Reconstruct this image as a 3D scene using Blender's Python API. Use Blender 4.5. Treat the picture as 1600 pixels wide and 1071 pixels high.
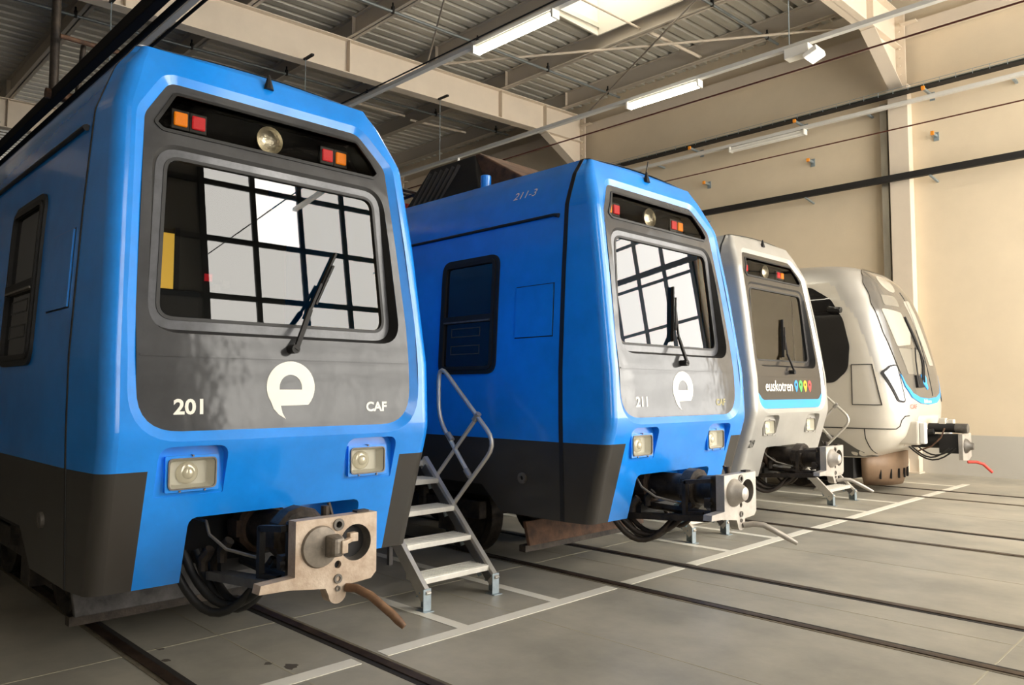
import bpy, bmesh, math, random
from mathutils import Vector, Matrix
from mathutils.geometry import tessellate_polygon
random.seed(7)
scene = bpy.context.scene
for o in list(bpy.data.objects):
    bpy.data.objects.remove(o, do_unlink=True)
col = scene.collection
PI = math.pi

# ------------------------------------------------------------------ camera
cam_d = bpy.data.cameras.new('camera')
cam = bpy.data.objects.new('camera', cam_d); col.objects.link(cam)
cam_d.sensor_width = 36.0
cam_d.lens = 36.0 * 1198.3 / 1600.0
cam_d.clip_start = 0.05; cam_d.clip_end = 200
yaw, pit, rol = math.radians(135.1683), math.radians(3.6141), math.radians(0.0688)
fw = Vector((math.cos(pit)*math.cos(yaw), math.cos(pit)*math.sin(yaw), math.sin(pit)))
rt = Vector((math.sin(yaw), -math.cos(yaw), 0)); up = rt.cross(fw)
r2 = math.cos(rol)*rt + math.sin(rol)*up; u2 = -math.sin(rol)*rt + math.cos(rol)*up
M = Matrix((r2, u2, -fw)).transposed().to_4x4(); M.translation = (0, 0, 1.7)
cam.matrix_world = M
scene.camera = cam

# ------------------------------------------------------------------ world, view
w = bpy.data.worlds.new('world'); scene.world = w; w.use_nodes = True
bg = w.node_tree.nodes['Background']; bg.inputs[0].default_value = (0.92, 0.96, 1.0, 1); bg.inputs[1].default_value = 1.2
vs = scene.view_settings
vs.view_transform = 'Standard'; vs.look = 'None'; vs.gamma = 1.0; vs.use_curve_mapping = False
vs.exposure = 0.42
PANE_DIM = 5.6       # daylight through the translucent panels of the front wall
PANE_BRIGHT = 12.0   # daylight through the clear panes
SKYLIGHT = 3.2
TUBE = 22.0

# ------------------------------------------------------------------ materials
MATS = {}
def mat(name, color, rough=0.5, metal=0.0, coat=0.0, noise=0.0, nscale=6.0, bump=0.0, bscale=60.0, spec=0.5, dark=None, emit=None, estr=0.0, stretch=None):
    if name in MATS: return MATS[name]
    m = bpy.data.materials.new(name); m.use_nodes = True
    nt = m.node_tree; b = nt.nodes['Principled BSDF']
    b.inputs['Base Color'].default_value = (*color, 1)
    b.inputs['Roughness'].default_value = rough
    b.inputs['Metallic'].default_value = metal
    b.inputs['Coat Weight'].default_value = coat
    b.inputs['Coat Roughness'].default_value = 0.08
    b.inputs['Specular IOR Level'].default_value = spec
    if emit:
        b.inputs['Emission Color'].default_value = (*emit, 1); b.inputs['Emission Strength'].default_value = estr
    if noise > 0 or bump > 0:
        tc = nt.nodes.new('ShaderNodeTexCoord'); src = tc.outputs['Object']
        if stretch:
            mp = nt.nodes.new('ShaderNodeMapping'); mp.inputs['Scale'].default_value = stretch
            nt.links.new(src, mp.inputs['Vector']); src = mp.outputs['Vector']
    if noise > 0:
        n = nt.nodes.new('ShaderNodeTexNoise'); n.inputs['Scale'].default_value = nscale; n.inputs['Detail'].default_value = 6; n.inputs['Roughness'].default_value = 0.62
        nt.links.new(src, n.inputs['Vector'])
        rp = nt.nodes.new('ShaderNodeValToRGB'); rp.color_ramp.elements[0].position = 0.35; rp.color_ramp.elements[1].position = 0.68
        d = dark if dark else tuple(c*(1-noise) for c in color)
        rp.color_ramp.elements[0].color = (*d, 1); rp.color_ramp.elements[1].color = (*color, 1)
        nt.links.new(n.outputs['Fac'], rp.inputs['Fac']); nt.links.new(rp.outputs['Color'], b.inputs['Base Color'])
    if bump > 0:
        n2 = nt.nodes.new('ShaderNodeTexNoise'); n2.inputs['Scale'].default_value = bscale; n2.inputs['Detail'].default_value = 3
        nt.links.new(src, n2.inputs['Vector'])
        bp = nt.nodes.new('ShaderNodeBump'); bp.inputs['Strength'].default_value = bump; bp.inputs['Distance'].default_value = 0.01
        nt.links.new(n2.outputs['Fac'], bp.inputs['Height']); nt.links.new(bp.outputs['Normal'], b.inputs['Normal'])
    MATS[name] = m
    return m
def glass_mat(name, tint, ior=1.7, rough=0.0):
    m = bpy.data.materials.new(name); m.use_nodes = True; nt = m.node_tree; nt.nodes.clear()
    out = nt.nodes.new('ShaderNodeOutputMaterial'); mix = nt.nodes.new('ShaderNodeMixShader')
    fr = nt.nodes.new('ShaderNodeFresnel'); fr.inputs['IOR'].default_value = ior
    tr = nt.nodes.new('ShaderNodeBsdfTransparent'); tr.inputs['Color'].default_value = (*tint, 1)
    gl = nt.nodes.new('ShaderNodeBsdfAnisotropic') if False else nt.nodes.new('ShaderNodeBsdfGlossy')
    gl.inputs['Roughness'].default_value = rough
    nt.links.new(fr.outputs[0], mix.inputs[0]); nt.links.new(tr.outputs[0], mix.inputs[1]); nt.links.new(gl.outputs[0], mix.inputs[2])
    nt.links.new(mix.outputs[0], out.inputs['Surface'])
    MATS[name] = m; return m
def emit_mat(name, color, s):
    m = bpy.data.materials.new(name); m.use_nodes = True; nt = m.node_tree; nt.nodes.clear()
    out = nt.nodes.new('ShaderNodeOutputMaterial'); e = nt.nodes.new('ShaderNodeEmission')
    e.inputs[0].default_value = (*color, 1); e.inputs[1].default_value = s
    nt.links.new(e.outputs[0], out.inputs[0]); MATS[name] = m; return m

BLUE = mat('blue_paint', (0.010, 0.285, 0.94), 0.26, coat=0.5, noise=0.22, nscale=1.6, bump=0.03, bscale=2.5)
SKIRT = mat('charcoal_paint', (0.042, 0.039, 0.034), 0.40, coat=0.15, noise=0.25, nscale=3, dark=(0.040, 0.034, 0.028))
GREYP = mat('grey_panel_paint', (0.075, 0.075, 0.077), 0.12, coat=0.06, noise=0.3, nscale=2.2, bump=0.7, bscale=2.6)
SILVER = mat('silver_paint', (0.46, 0.44, 0.40), 0.34, metal=0.25, coat=0.3, noise=0.12, nscale=2)
DARKP = mat('dark_panel_paint', (0.045, 0.041, 0.038), 0.2, coat=0.2, noise=0.2, nscale=3)
CREAM = mat('cream_paint', (0.66, 0.605, 0.51), 0.30, coat=0.4, noise=0.04, nscale=2)
SILV4 = mat('silver_nose_paint', (0.58, 0.55, 0.50), 0.32, metal=0.35, coat=0.3)
RUBBER = mat('black_rubber', (0.012, 0.011, 0.010), 0.55, noise=0.3, nscale=12)
FRAME = mat('grey_frame_paint', (0.075, 0.076, 0.085), 0.30, coat=0.4, noise=0.35, nscale=14)
BLACK = mat('black_metal', (0.014, 0.012, 0.011), 0.65, metal=0.1, noise=0.4, nscale=8)
GRIME = mat('grimy_metal', (0.065, 0.048, 0.035), 0.55, metal=0.4, noise=0.55, nscale=9, dark=(0.014, 0.011, 0.009), bump=0.25, bscale=40)
RUST = mat('rusty_steel', (0.17, 0.085, 0.045), 0.75, metal=0.2, noise=0.6, nscale=7, dark=(0.06, 0.032, 0.02), bump=0.2)
PLATE = mat('worn_coupler_steel', (0.62, 0.51, 0.40), 0.55, metal=0.25, noise=0.4, nscale=9, dark=(0.42, 0.31, 0.22), bump=0.2, bscale=50)
PLATE2 = mat('pale_coupler_steel', (0.55, 0.50, 0.44), 0.45, metal=0.5, noise=0.25, nscale=9, bump=0.12, bscale=50)
IRON = mat('cast_grey_iron', (0.20, 0.18, 0.155), 0.5, metal=0.5, noise=0.4, nscale=10)
ALU = mat('aluminium', (0.68, 0.64, 0.57), 0.36, metal=0.55, noise=0.1, nscale=8)
ALUT = mat('ribbed_aluminium', (0.72, 0.69, 0.62), 0.45, metal=0.45, noise=0.15, nscale=10)
ALUD = mat('dark_aluminium', (0.16, 0.15, 0.14), 0.4, metal=0.6)
GALV = mat('galvanised_steel', (0.33, 0.39, 0.42), 0.42, metal=0.5, noise=0.2, nscale=20)
WHITE = mat('white_marking', (0.80, 0.76, 0.66), 0.5)
LOGO = mat('logo_white', (0.86, 0.82, 0.72), 0.4)
LOGOO = mat('faded_logo', (0.33, 0.29, 0.12), 0.5)
CONC = mat('concrete', (0.43, 0.395, 0.32), 0.42, noise=0.3, nscale=1.1, dark=(0.275, 0.258, 0.215), bump=0.04, bscale=30, spec=0.35)
RAILM = mat('rail_steel', (0.105, 0.070, 0.050), 0.42, metal=0.5, noise=0.5, nscale=6, dark=(0.035, 0.022, 0.017))
GROOVE = mat('rail_groove', (0.020, 0.016, 0.013), 0.8)
MASTIC = mat('rail_edge_mastic', (0.22, 0.18, 0.12), 0.8, noise=0.5, nscale=5)
JOINT = mat('joint_filler', (0.42, 0.38, 0.28), 0.8)
WALLR = mat('cream_wall_render', (0.70, 0.585, 0.42), 0.85, noise=0.06, nscale=1.2, bump=0.12, bscale=45)
DADO = mat('grey_dado_paint', (0.50, 0.47, 0.41), 0.8, noise=0.06, nscale=1.2)
STEELW = mat('cream_steel', (0.70, 0.60, 0.475), 0.5, noise=0.06, nscale=2)
DECK = mat('roof_deck_steel', (0.56, 0.53, 0.45), 0.5, metal=0.2, noise=0.08, nscale=2)
PURL = mat('purlin_steel', (0.50, 0.44, 0.36), 0.55)
GREYW = mat('grey_wall', (0.30, 0.29, 0.27), 0.8, noise=0.1, nscale=1)
CONDUIT = mat('grey_conduit', (0.62, 0.60, 0.55), 0.45)
WIRE = mat('copper_wire', (0.12, 0.035, 0.02), 0.5, metal=0.5)
ORANGE = mat('orange_cap', (0.85, 0.30, 0.02), 0.5)
MULL = mat('dark_mullion', (0.020, 0.019, 0.018), 0.5)
REDP = mat('red_paint', (0.55, 0.04, 0.02), 0.5)
BROWN = mat('brown_plough', (0.23, 0.145, 0.085), 0.5, metal=0.2, noise=0.15, nscale=6)
YELLOW = mat('yellow_interior', (0.75, 0.48, 0.08), 0.6, emit=(0.9, 0.5, 0.06), estr=0.5)
INTER = mat('cab_interior', (0.05, 0.048, 0.044), 0.7)
SEAT = mat('seat_fabric', (0.015, 0.015, 0.017), 0.8)
SKYB = mat('light_blue_band', (0.02, 0.33, 0.86), 0.35, coat=0.3)
LAMPO = mat('orange_lens', (0.95, 0.26, 0.01), 0.25, emit=(1.0, 0.25, 0.0), estr=0.35, bump=0.5, bscale=180)
LAMPR = mat('red_lens', (0.70, 0.02, 0.03), 0.25, emit=(0.8, 0.02, 0.03), estr=0.25, bump=0.5, bscale=180)
LENS = glass_mat('headlight_glass', (0.96, 0.94, 0.88), 1.35, 0.05)
REFL = mat('reflector', (0.66, 0.65, 0.60), 0.45, metal=0.15)
BULB = mat('bulb_glass', (0.88, 0.84, 0.72), 0.15, metal=0.3)
GLASS = glass_mat('windscreen_glass', (0.80, 0.82, 0.80), 1.85)
GLASSD = glass_mat('tinted_glass', (0.16, 0.15, 0.14), 1.5)
GLASS4 = glass_mat('grey_tinted_glass', (0.55, 0.54, 0.50), 1.6)
BLACKG = mat('black_glass', (0.010, 0.009, 0.009), 0.06, coat=0.3)
MASK4 = mat('dark_grey_mask', (0.115, 0.105, 0.092), 0.15, coat=0.5)
BEIGE = mat('beige_hatch', (0.60, 0.53, 0.42), 0.5)
LAMPW = mat('lamp_white', (0.85, 0.82, 0.74), 0.4)
TUBEM = emit_mat('fluorescent_tube', (1.0, 0.93, 0.74), TUBE)
PANED = emit_mat('translucent_panel', (1.0, 0.955, 0.875), PANE_DIM)
PANEW = emit_mat('wall_window_pane', (1.0, 0.96, 0.89), 7.0)
PANEB = emit_mat('clear_pane', (1.0, 0.955, 0.875), PANE_BRIGHT)
SKYP = emit_mat('skylight_dome', (1.0, 0.96, 0.86), SKYLIGHT)

# ------------------------------------------------------------------ helpers
def tag(o, label=None, cat=None, group=None, kind=None):
    if label: o['label'] = label
    if cat: o['category'] = cat
    if group: o['group'] = group
    if kind: o['kind'] = kind
    return o
def empty(name, loc, label=None, cat=None, group=None, rz=0.0, kind=None):
    o = bpy.data.objects.new(name, None); col.objects.link(o)
    o.location = loc; o.rotation_euler = (0, 0, rz); o.empty_display_size = 0.2
    return tag(o, label, cat, group, kind)
class MB:
    def __init__(s): s.bm = bmesh.new(); s.mi = 0
    def face(s, pts):
        vs_ = [s.bm.verts.new(p) for p in pts]
        f = s.bm.faces.new(vs_); f.material_index = s.mi; return f
    def hexa(s, p):   # 8 points: bottom 4 (ccw), top 4
        v = [s.bm.verts.new(q) for q in p]
        for idx in ((3,2,1,0),(4,5,6,7),(0,1,5,4),(1,2,6,5),(2,3,7,6),(3,0,4,7)):
            f = s.bm.faces.new([v[i] for i in idx]); f.material_index = s.mi
        return s
    def box(s, x0, x1, y0, y1, z0, z1):
        return s.hexa([(x0,y0,z0),(x1,y0,z0),(x1,y1,z0),(x0,y1,z0),(x0,y0,z1),(x1,y0,z1),(x1,y1,z1),(x0,y1,z1)])
    def bar(s, a, b, w, h, upv=(0,0,1)):     # rectangular bar from a to b, w across, h along upv
        a, b = Vector(a), Vector(b); d = (b-a).normalized(); upv = Vector(upv)
        sd = d.cross(upv).normalized(); u = sd.cross(d).normalized()
        p = [a-sd*w/2-u*h/2, a+sd*w/2-u*h/2, b+sd*w/2-u*h/2, b-sd*w/2-u*h/2, a-sd*w/2+u*h/2, a+sd*w/2+u*h/2, b+sd*w/2+u*h/2, b-sd*w/2+u*h/2]
        return s.hexa(p)
    def tube(s, path, r, n=8, caps=True):
        P = [Vector(p) for p in path]; rr = r if isinstance(r, (list, tuple)) else [r]*len(P)
        t0 = (P[1]-P[0]).normalized(); ref = Vector((0,0,1)) if abs(t0.z) < 0.9 else Vector((1,0,0))
        u = t0.cross(ref).normalized(); rings = []
        for i, p in enumerate(P):
            t = (P[min(i+1,len(P)-1)]-P[max(i-1,0)]).normalized()
            u = (u - t*u.dot(t)).normalized(); v = t.cross(u)
            rings.append([s.bm.verts.new(p+(u*math.cos(2*PI*k/n)+v*math.sin(2*PI*k/n))*rr[i]) for k in range(n)])
        for a, b in zip(rings, rings[1:]):
            for k in range(n):
                f = s.bm.faces.new((a[k], a[(k+1)%n], b[(k+1)%n], b[k])); f.material_index = s.mi
        if caps:
            for rg in (rings[0][::-1], rings[-1]):
                f = s.bm.faces.new(rg); f.material_index = s.mi
        return s
    def grid(s, rows, close=False):
        V = [[s.bm.verts.new(p) for p in r] for r in rows]
        for a, b in zip(V, V[1:]):
            m = len(a)
            for k in range(m if close else m-1):
                f = s.bm.faces.new((a[k], a[(k+1)%m], b[(k+1)%m], b[k])); f.material_index = s.mi
        return s
    def build(s, name, mats, parent=None, smooth=35, bev=0.0, label=None, norm=True):
        if norm: bmesh.ops.recalc_face_normals(s.bm, faces=s.bm.faces)
        return finish(s.bm, name, mats, parent, smooth, bev, label)
def finish(bm, name, mats, parent=None, smooth=35, bev=0.0, label=None):
    me = bpy.data.meshes.new(name); bm.to_mesh(me); bm.free()
    for m in (mats if isinstance(mats, (list, tuple)) else [mats]): me.materials.append(m)
    if smooth:
        me.polygons.foreach_set('use_smooth', [True]*len(me.polygons)); me.set_sharp_from_angle(angle=math.radians(smooth))
    o = bpy.data.objects.new(name, me); col.objects.link(o)
    if parent: o.parent = parent
    if bev > 0:
        b = o.modifiers.new('bevel', 'BEVEL'); b.width = bev; b.segments = 2; b.limit_method = 'ANGLE'; b.angle_limit = math.radians(40)
    if label: o['label'] = label
    return o
def copy_of(o, name=None, parent=None, loc=None):
    c = o.copy(); col.objects.link(c)
    c.parent = parent
    if loc is not None: c.location = loc
    return c
def slab(name, loops, mapf, d0, d1, mats, parent=None, cuts=(), matf=None, smooth=30, label=None, back=False):
    """tessellated 2-D outline (first loop, others holes) laid on a surface: face at offset d1, rims down to d0"""
    tri = tessellate_polygon([[Vector((u, v, 0)) for u, v in L] for L in loops])
    pts = [p for L in loops for p in L]
    bm = bmesh.new(); vs_ = [bm.verts.new((u, v, 0)) for u, v in pts]
    for t in tri:
        if len(set(t)) == 3:
            try: bm.faces.new([vs_[i] for i in t])
            except ValueError: pass
    for ax, val in cuts:
        no = (1,0,0) if ax == 'u' else (0,1,0); co = (val,0,0) if ax == 'u' else (0,val,0)
        bmesh.ops.bisect_plane(bm, geom=bm.verts[:]+bm.edges[:]+bm.faces[:], plane_co=co, plane_no=no, dist=1e-5)
    bm.normal_update()
    for f in bm.faces:
        if f.normal.z < 0: f.normal_flip()
    out = bmesh.new(); top = {}; bot = {}
    for v in bm.verts:
        top[v] = out.verts.new(mapf(v.co.x, v.co.y, d1))
    def ofs(v):
        if v not in bot: bot[v] = out.verts.new(mapf(v.co.x, v.co.y, d0))
        return bot[v]
    for f in bm.faces:
        c = f.calc_center_median(); q = [top[v] for v in f.verts]
        nf = out.faces.new(q); nf.material_index = matf(c.x, c.y) if matf else 0
        nf.normal_update(); outd = Vector(mapf(c.x, c.y, d1+0.01)) - Vector(mapf(c.x, c.y, d1))
        if nf.normal.dot(outd) < 0: nf.normal_flip(); flip = True
        if back:
            nb = out.faces.new([ofs(v) for v in f.verts]); nb.material_index = nf.material_index; nb.normal_update()
            if nb.normal.dot(outd) > 0: nb.normal_flip()
    if d0 != d1:
        for e in bm.edges:
            if len(e.link_faces) == 1:
                a, b = e.verts; f = e.link_faces[0]
                q = out.faces.new((top[a], top[b], ofs(b), ofs(a)))
                c = f.calc_center_median(); q.material_index = matf(c.x, c.y) if matf else 0
                q.normal_update()
                mid = (top[a].co+top[b].co)/2; inn = Vector(mapf(c.x, c.y, d1)) - mid
                if q.normal.dot(inn) > 0: q.normal_flip()
    bm.free()
    return finish(out, name, mats, parent, smooth, 0, label)
def rpoly(pts, rad, seg=6):
    out = []; n = len(pts)
    for i, p in enumerate(pts):
        r = rad[i] if isinstance(rad, (list, tuple)) else rad
        p = Vector(p); a = Vector(pts[i-1]); b = Vector(pts[(i+1)%n])
        if r <= 0: out.append((p.x, p.y)); continue
        da, db = (a-p).normalized(), (b-p).normalized(); ang = math.acos(max(-1, min(1, da.dot(db))))
        t = min(r/math.tan(ang/2), 0.48*(a-p).length, 0.48*(b-p).length)
        A, B = p+da*t, p+db*t
        for k in range(seg+1):
            s = k/seg; q = A*(1-s)**2 + p*2*s*(1-s) + B*s*s
            out.append((q.x, q.y))
    return out
def area(L): return 0.5*sum(L[i-1][0]*L[i][1]-L[i][0]*L[i-1][1] for i in range(len(L)))
def offset(L, d):
    if area(L) < 0: L = L[::-1]
    n = len(L); out = []
    for i in range(n):
        a, p, b = Vector(L[i-1]), Vector(L[i]), Vector(L[(i+1)%n])
        e1, e2 = (p-a), (b-p)
        if e1.length < 1e-6: e1 = e2
        if e2.length < 1e-6: e2 = e1
        n1 = Vector((e1.y, -e1.x)).normalized(); n2 = Vector((e2.y, -e2.x)).normalized()
        m = (n1+n2).normalized(); k = d/max(0.5, m.dot(n1))
        out.append((p.x+m.x*k, p.y+m.y*k))
    return out
def ring_between(name, LA, fa, LB, fb, mats, parent=None, label=None, smooth=40):
    """quad strip from loop LA mapped by fa to loop LB (same count) mapped by fb"""
    mb = MB(); mb.grid([[fa(*p) for p in LA], [fb(*p) for p in LB]], close=True)
    return mb.build(name, mats, parent, smooth, label=label)
def circ(cx, cy, r, n=24, a0=0.0, a1=2*PI, ry=None):
    ry = ry or r; full = abs(a1-a0-2*PI) < 1e-6
    m = n if full else n+1
    return [(cx+r*math.cos(a0+(a1-a0)*k/n), cy+ry*math.sin(a0+(a1-a0)*k/n)) for k in range(m)]
def interp(x, X, Y):
    if x <= X[0]: return Y[0] + (Y[1]-Y[0])/(X[1]-X[0])*(x-X[0])
    for i in range(len(X)-1):
        if x <= X[i+1]: return Y[i]+(Y[i+1]-Y[i])*(x-X[i])/(X[i+1]-X[i])
    return Y[-1] + (Y[-1]-Y[-2])/(X[-1]-X[-2])*(x-X[-1])
def text_polys(txt, shear=0.0, fat=0.0):
    """flat triangles of a word, normalised to height 1 (caps), origin at left baseline"""
    cu = bpy.data.curves.new('tmp_text', 'FONT'); cu.body = txt; cu.resolution_u = 4; cu.shear = shear; cu.offset = fat
    ob = bpy.data.objects.new('tmp_text', cu); col.objects.link(ob)
    dg = bpy.context.evaluated_depsgraph_get(); dg.update()
    me = bpy.data.meshes.new_from_object(ob.evaluated_get(dg))
    V = [(v.co.x, v.co.y) for v in me.vertices]; F = [tuple(p.vertices) for p in me.polygons]
    bpy.data.objects.remove(ob, do_unlink=True); bpy.data.curves.remove(cu); bpy.data.meshes.remove(me)
    x0 = min(p[0] for p in V); x1 = max(p[0] for p in V); y0 = min(p[1] for p in V); y1 = max(p[1] for p in V)
    return [((p[0]-x0)/(x1-x0), (p[1]-y0)/(y1-y0)) for p in V], F
def text_obj(name, txt, u0, u1, v0, v1, mapf, d, m, parent, flipu=False, shear=0.0, label=None, fat=0.0):
    V, F = text_polys(txt, shear, fat); bm = bmesh.new(); vs_ = []
    for a, b in V:
        if flipu: a = 1-a
        vs_.append(bm.verts.new(mapf(u0+(u1-u0)*a, v0+(v1-v0)*b, d)))
    for f in F:
        try: bm.faces.new([vs_[i] for i in f])
        except ValueError: pass
    bm.normal_update()
    nrm = Vector(mapf((u0+u1)/2, v0, d+0.01))-Vector(mapf((u0+u1)/2, v0, d))
    for f in bm.faces:
        if f.normal.dot(nrm) < 0: f.normal_flip()
    return finish(bm, name, m, parent, 0, 0, label)

# ================================================================== SETTING
X0, X1, Y0, YW = -34.0, 5.0, -3.4, 17.55
TRK = [(2.37, 'nearest blue train 201'), (6.03, 'blue train 211'), (9.92, 'silver train 219'), (14.05, 'streamlined cream train')]
floor = MB().box(X0, X1+3, Y0, YW, -0.3, 0.0).build('floor', CONC); tag(floor, 'grey concrete depot floor with painted lines and rails', kind='structure')
# painted lines
LX = -4.19
def paint(x0, x1, y0, y1):
    MB().box(x0, x1, y0, y1, -0.005, 0.003).build('painted_line', WHITE, floor, 0)
gaps = []
for yc, _ in TRK:
    for s in (-1, 1): gaps.append(yc+s*0.53)
segs = [0.6] + [v for g in gaps for v in (g-0.11, g+0.09)] + [15.9]
for a, b in zip(segs[0::2], segs[1::2]): paint(LX-0.06, LX+0.06, a, b)
for yl in (0.95, 3.73, 4.72, 7.47, 8.52, 11.28, 12.52, 15.45):
    paint(-24, LX-0.06, yl-0.05, yl+0.05)
# saw-cut joints
def joint(x0, x1, y0, y1): MB().box(x0, x1, y0, y1, -0.004, 0.0015).build('floor_joint', JOINT, floor, 0)
for xj in (-5.31, -1.35, 2.6, -9.3): joint(xj-0.006, xj+0.006, Y0, YW)
for yj in (4.25, 6.1, 8.05, 11.9, 2.4): joint(-22, X1, yj-0.004, yj+0.004)
oil = mat('oil_stain', (0.10, 0.085, 0.07), 0.5)
for (sx, sy, sr) in ((-1.25, 4.3, 0.05), (-1.18, 4.38, 0.03), (-0.9, 4.62, 0.04), (-4.4, 2.45, 0.05), (-4.55, 2.38, 0.03), (-5.05, 1.95, 0.03), (-5.3, 2.0, 0.03)):
    slab('floor_stain', [[(sx+sr*(0.7+0.6*random.random())*math.cos(a), sy+sr*(0.5+0.6*random.random())*math.sin(a)) for a in [2*PI*k/14 for k in range(14)]]], lambda u, v, d: (u, v, d), 0.0, 0.0012, oil, floor)
# rails
for k, (yc, nm) in enumerate(TRK):
    t = empty('railway_track', (0, yc, 0), 'pair of brown rails set in concrete under the %s' % nm, 'railway track', 'embedded tracks')
    for s in (-1, 1):
        yr = s*0.53
        MB().box(X0+1, X1, yr-0.034, yr+0.034, -0.14, 0.008).build('rail', RAILM, t, 0)
        ins = -s
        MB().box(X0+1, X1, yr+ins*0.055-0.022, yr+ins*0.055+0.022, -0.05, 0.0022).build('flange_groove', GROOVE, t, 0)
        MB().box(X0+1, X1, yr-s*(-0.05)-0.016, yr-s*(-0.05)+0.016, -0.05, 0.0025).build('edge_mastic', MASTIC, t, 0)

# right wall
wr = MB().box(X0, X1, YW, YW+0.3, -0.3, 11.2).build('wall_right', WALLR, None, 0); tag(wr, 'tall cream rendered side wall of the depot', kind='structure')
MB().box(-5.42, X1, YW-0.006, YW+0.01, 0, 0.82).build('dado_band', DADO, wr, 0)
w2 = empty('window_2', (2.3, YW, 1.0), 'tall glazed bay at the front end of the far wall', kind='structure')
for a in range(4): MB().box(a*0.85-0.05, a*0.85+0.05, -0.08, 0.0, 0, 7.6).build('mullion', MULL, w2, 0)
for b in range(7): MB().box(0, 2.55, -0.07, 0.0, b*1.26-0.04, b*1.26+0.04).build('transom', MULL, w2, 0)
w2p = None
for a in range(3):
    for b in range(6):
        if w2p is None: w2p = MB().box(-0.38, 0.38, -0.03, -0.01, -0.59, 0.59).build('pane', PANEW, w2, 0); o = w2p
        else: o = copy_of(w2p, parent=w2)
        o.location = (a*0.85+0.425, 0, b*1.26+0.63)
FX = (-5.62, -14.5, -23.4, 3.26)
def zb(y): return 8.39+0.04*y
def zt(y): return 9.17+0.04*y
for fx in FX[:3]:
    c = empty('column', (fx, YW, 0)); c.parent = wr
    mb = MB(); mb.box(-0.20, 0.20, -0.26, 0.0, 0, 8.3); mb.build('post', STEELW, c, 0, 0.006)
    mb = MB()
    for q in (-1, 1): mb.hexa([(q*0.2-0.01,-0.27,0.0),(q*0.2+0.01,-0.27,0.0),(q*0.2+0.01,-0.26,0),(q*0.2-0.01,-0.26,0),(q*0.2-0.01,-0.27,0.3),(q*0.2+0.01,-0.27,0.3),(q*0.2+0.01,-0.26,0.3),(q*0.2-0.01,-0.26,0.3)])
    mb.box(-0.24, 0.24, -0.36, 0, 0, 0.03)
    mb.hexa([(-0.02,-0.36,0.03),(0.02,-0.36,0.03),(0.02,-0.26,0.03),(-0.02,-0.26,0.03),(-0.02,-0.275,0.3),(0.02,-0.275,0.3),(0.02,-0.26,0.3),(-0.02,-0.26,0.3)])
    mb.build('base_plate', STEELW, c, 0)
# vertical cable duct beside the near column
tag(MB().box(-6.02, -5.88, YW-0.17, YW-0.01, 0.0, 8.0).build('cable_duct', mat('warm_galvanised', (0.46, 0.42, 0.34), 0.4, metal=0.5, noise=0.25, nscale=5, stretch=(1, 1, 0.2)), None, 0, 0.004), 'vertical galvanised steel cable duct beside the near wall column', 'duct')

# left wall, rear wall
wl = MB().box(X0, X1, Y0-0.3, Y0, -0.3, 10.0).build('wall_left', GREYW, None, 0); tag(wl, 'plain grey side wall left of the trains', kind='structure')
MB_ = MB(); MB_.box(X0-0.3, X0, Y0, 3.0, 7.6, 10.5); MB_.box(X0-0.3, X0, 3.0, YW, 9.6, 10.5)
wb = MB_.box(X0-0.3, X0, Y0, YW, -0.3, 7.6).build('wall_rear', GREYW, None, 0); tag(wb, 'plain rear wall of the depot', kind='structure')
w1 = MB().box(X0-0.2, X0-0.1, 3.0, YW, 7.6, 9.6).build('window_1', emit_mat('rear_window', (1, 0.97, 0.9), 2.0), None, 0); tag(w1, 'long high window strip in the rear wall', kind='structure')

# front wall: dark mullion grid with daylit panels (behind the camera, mirrored in the windscreens)
wf = empty('wall_front', (X1, 0, 0), 'glazed front wall of daylit panels in dark frames', kind='structure')
PW, PH = 1.05, 1.16
ny = int((YW-Y0)/PW)+1; nz = 8
def vbar(y): MB().box(-0.05, 0.07, y-0.055, y+0.055, 0, 9.7).build('mullion', MULL, wf, 0)
for i in range(ny+1): vbar(min(Y0+i*PW, YW-0.06))
for j in range(nz+1): MB().box(-0.04, 0.06, Y0, YW, 0.55+j*PH-0.055, 0.55+j*PH+0.055).build('transom', MULL, wf, 0)
MB().box(-0.05, 0.1, Y0, YW, 0, 0.55).build('plinth', MULL, wf, 0)
base_d = base_b = None
MB().box(0.0, 0.1, Y0, Y0+3*PW-0.05, 0.5, 9.7).build('solid_panel', GREYW, wf, 0)
MB().box(0.0, 0.1, Y0+5*PW, Y0+9*PW-0.05, 0.5, 9.7).build('solid_panel', GREYW, wf, 0)
for i in range(ny):
    for j in range(nz):
        yc = Y0+(i+0.5)*PW; zc = 0.55+(j+0.5)*PH
        if yc+PW/2 > YW+0.3: continue
        if 1.8 < yc < 5.6 or yc < -0.3 or (yc < 2 and j < 1): continue
        bright = (yc > 11.2) or (i == 10 and j in (5, 6))
        if bright:
            if base_b is None: base_b = MB().box(0.0, 0.02, -PW/2+0.05, PW/2-0.05, -PH/2+0.05, PH/2-0.05).build('pane', PANEB, wf, 0); o = base_b
            else: o = copy_of(base_b, parent=wf)
        else:
            if base_d is None: base_d = MB().box(0.0, 0.02, -PW/2+0.05, PW/2-0.05, -PH/2+0.05, PH/2-0.05).build('pane', PANED, wf, 0); o = base_d
            else: o = copy_of(base_d, parent=wf)
        o.location = (0, yc, zc)

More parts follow.
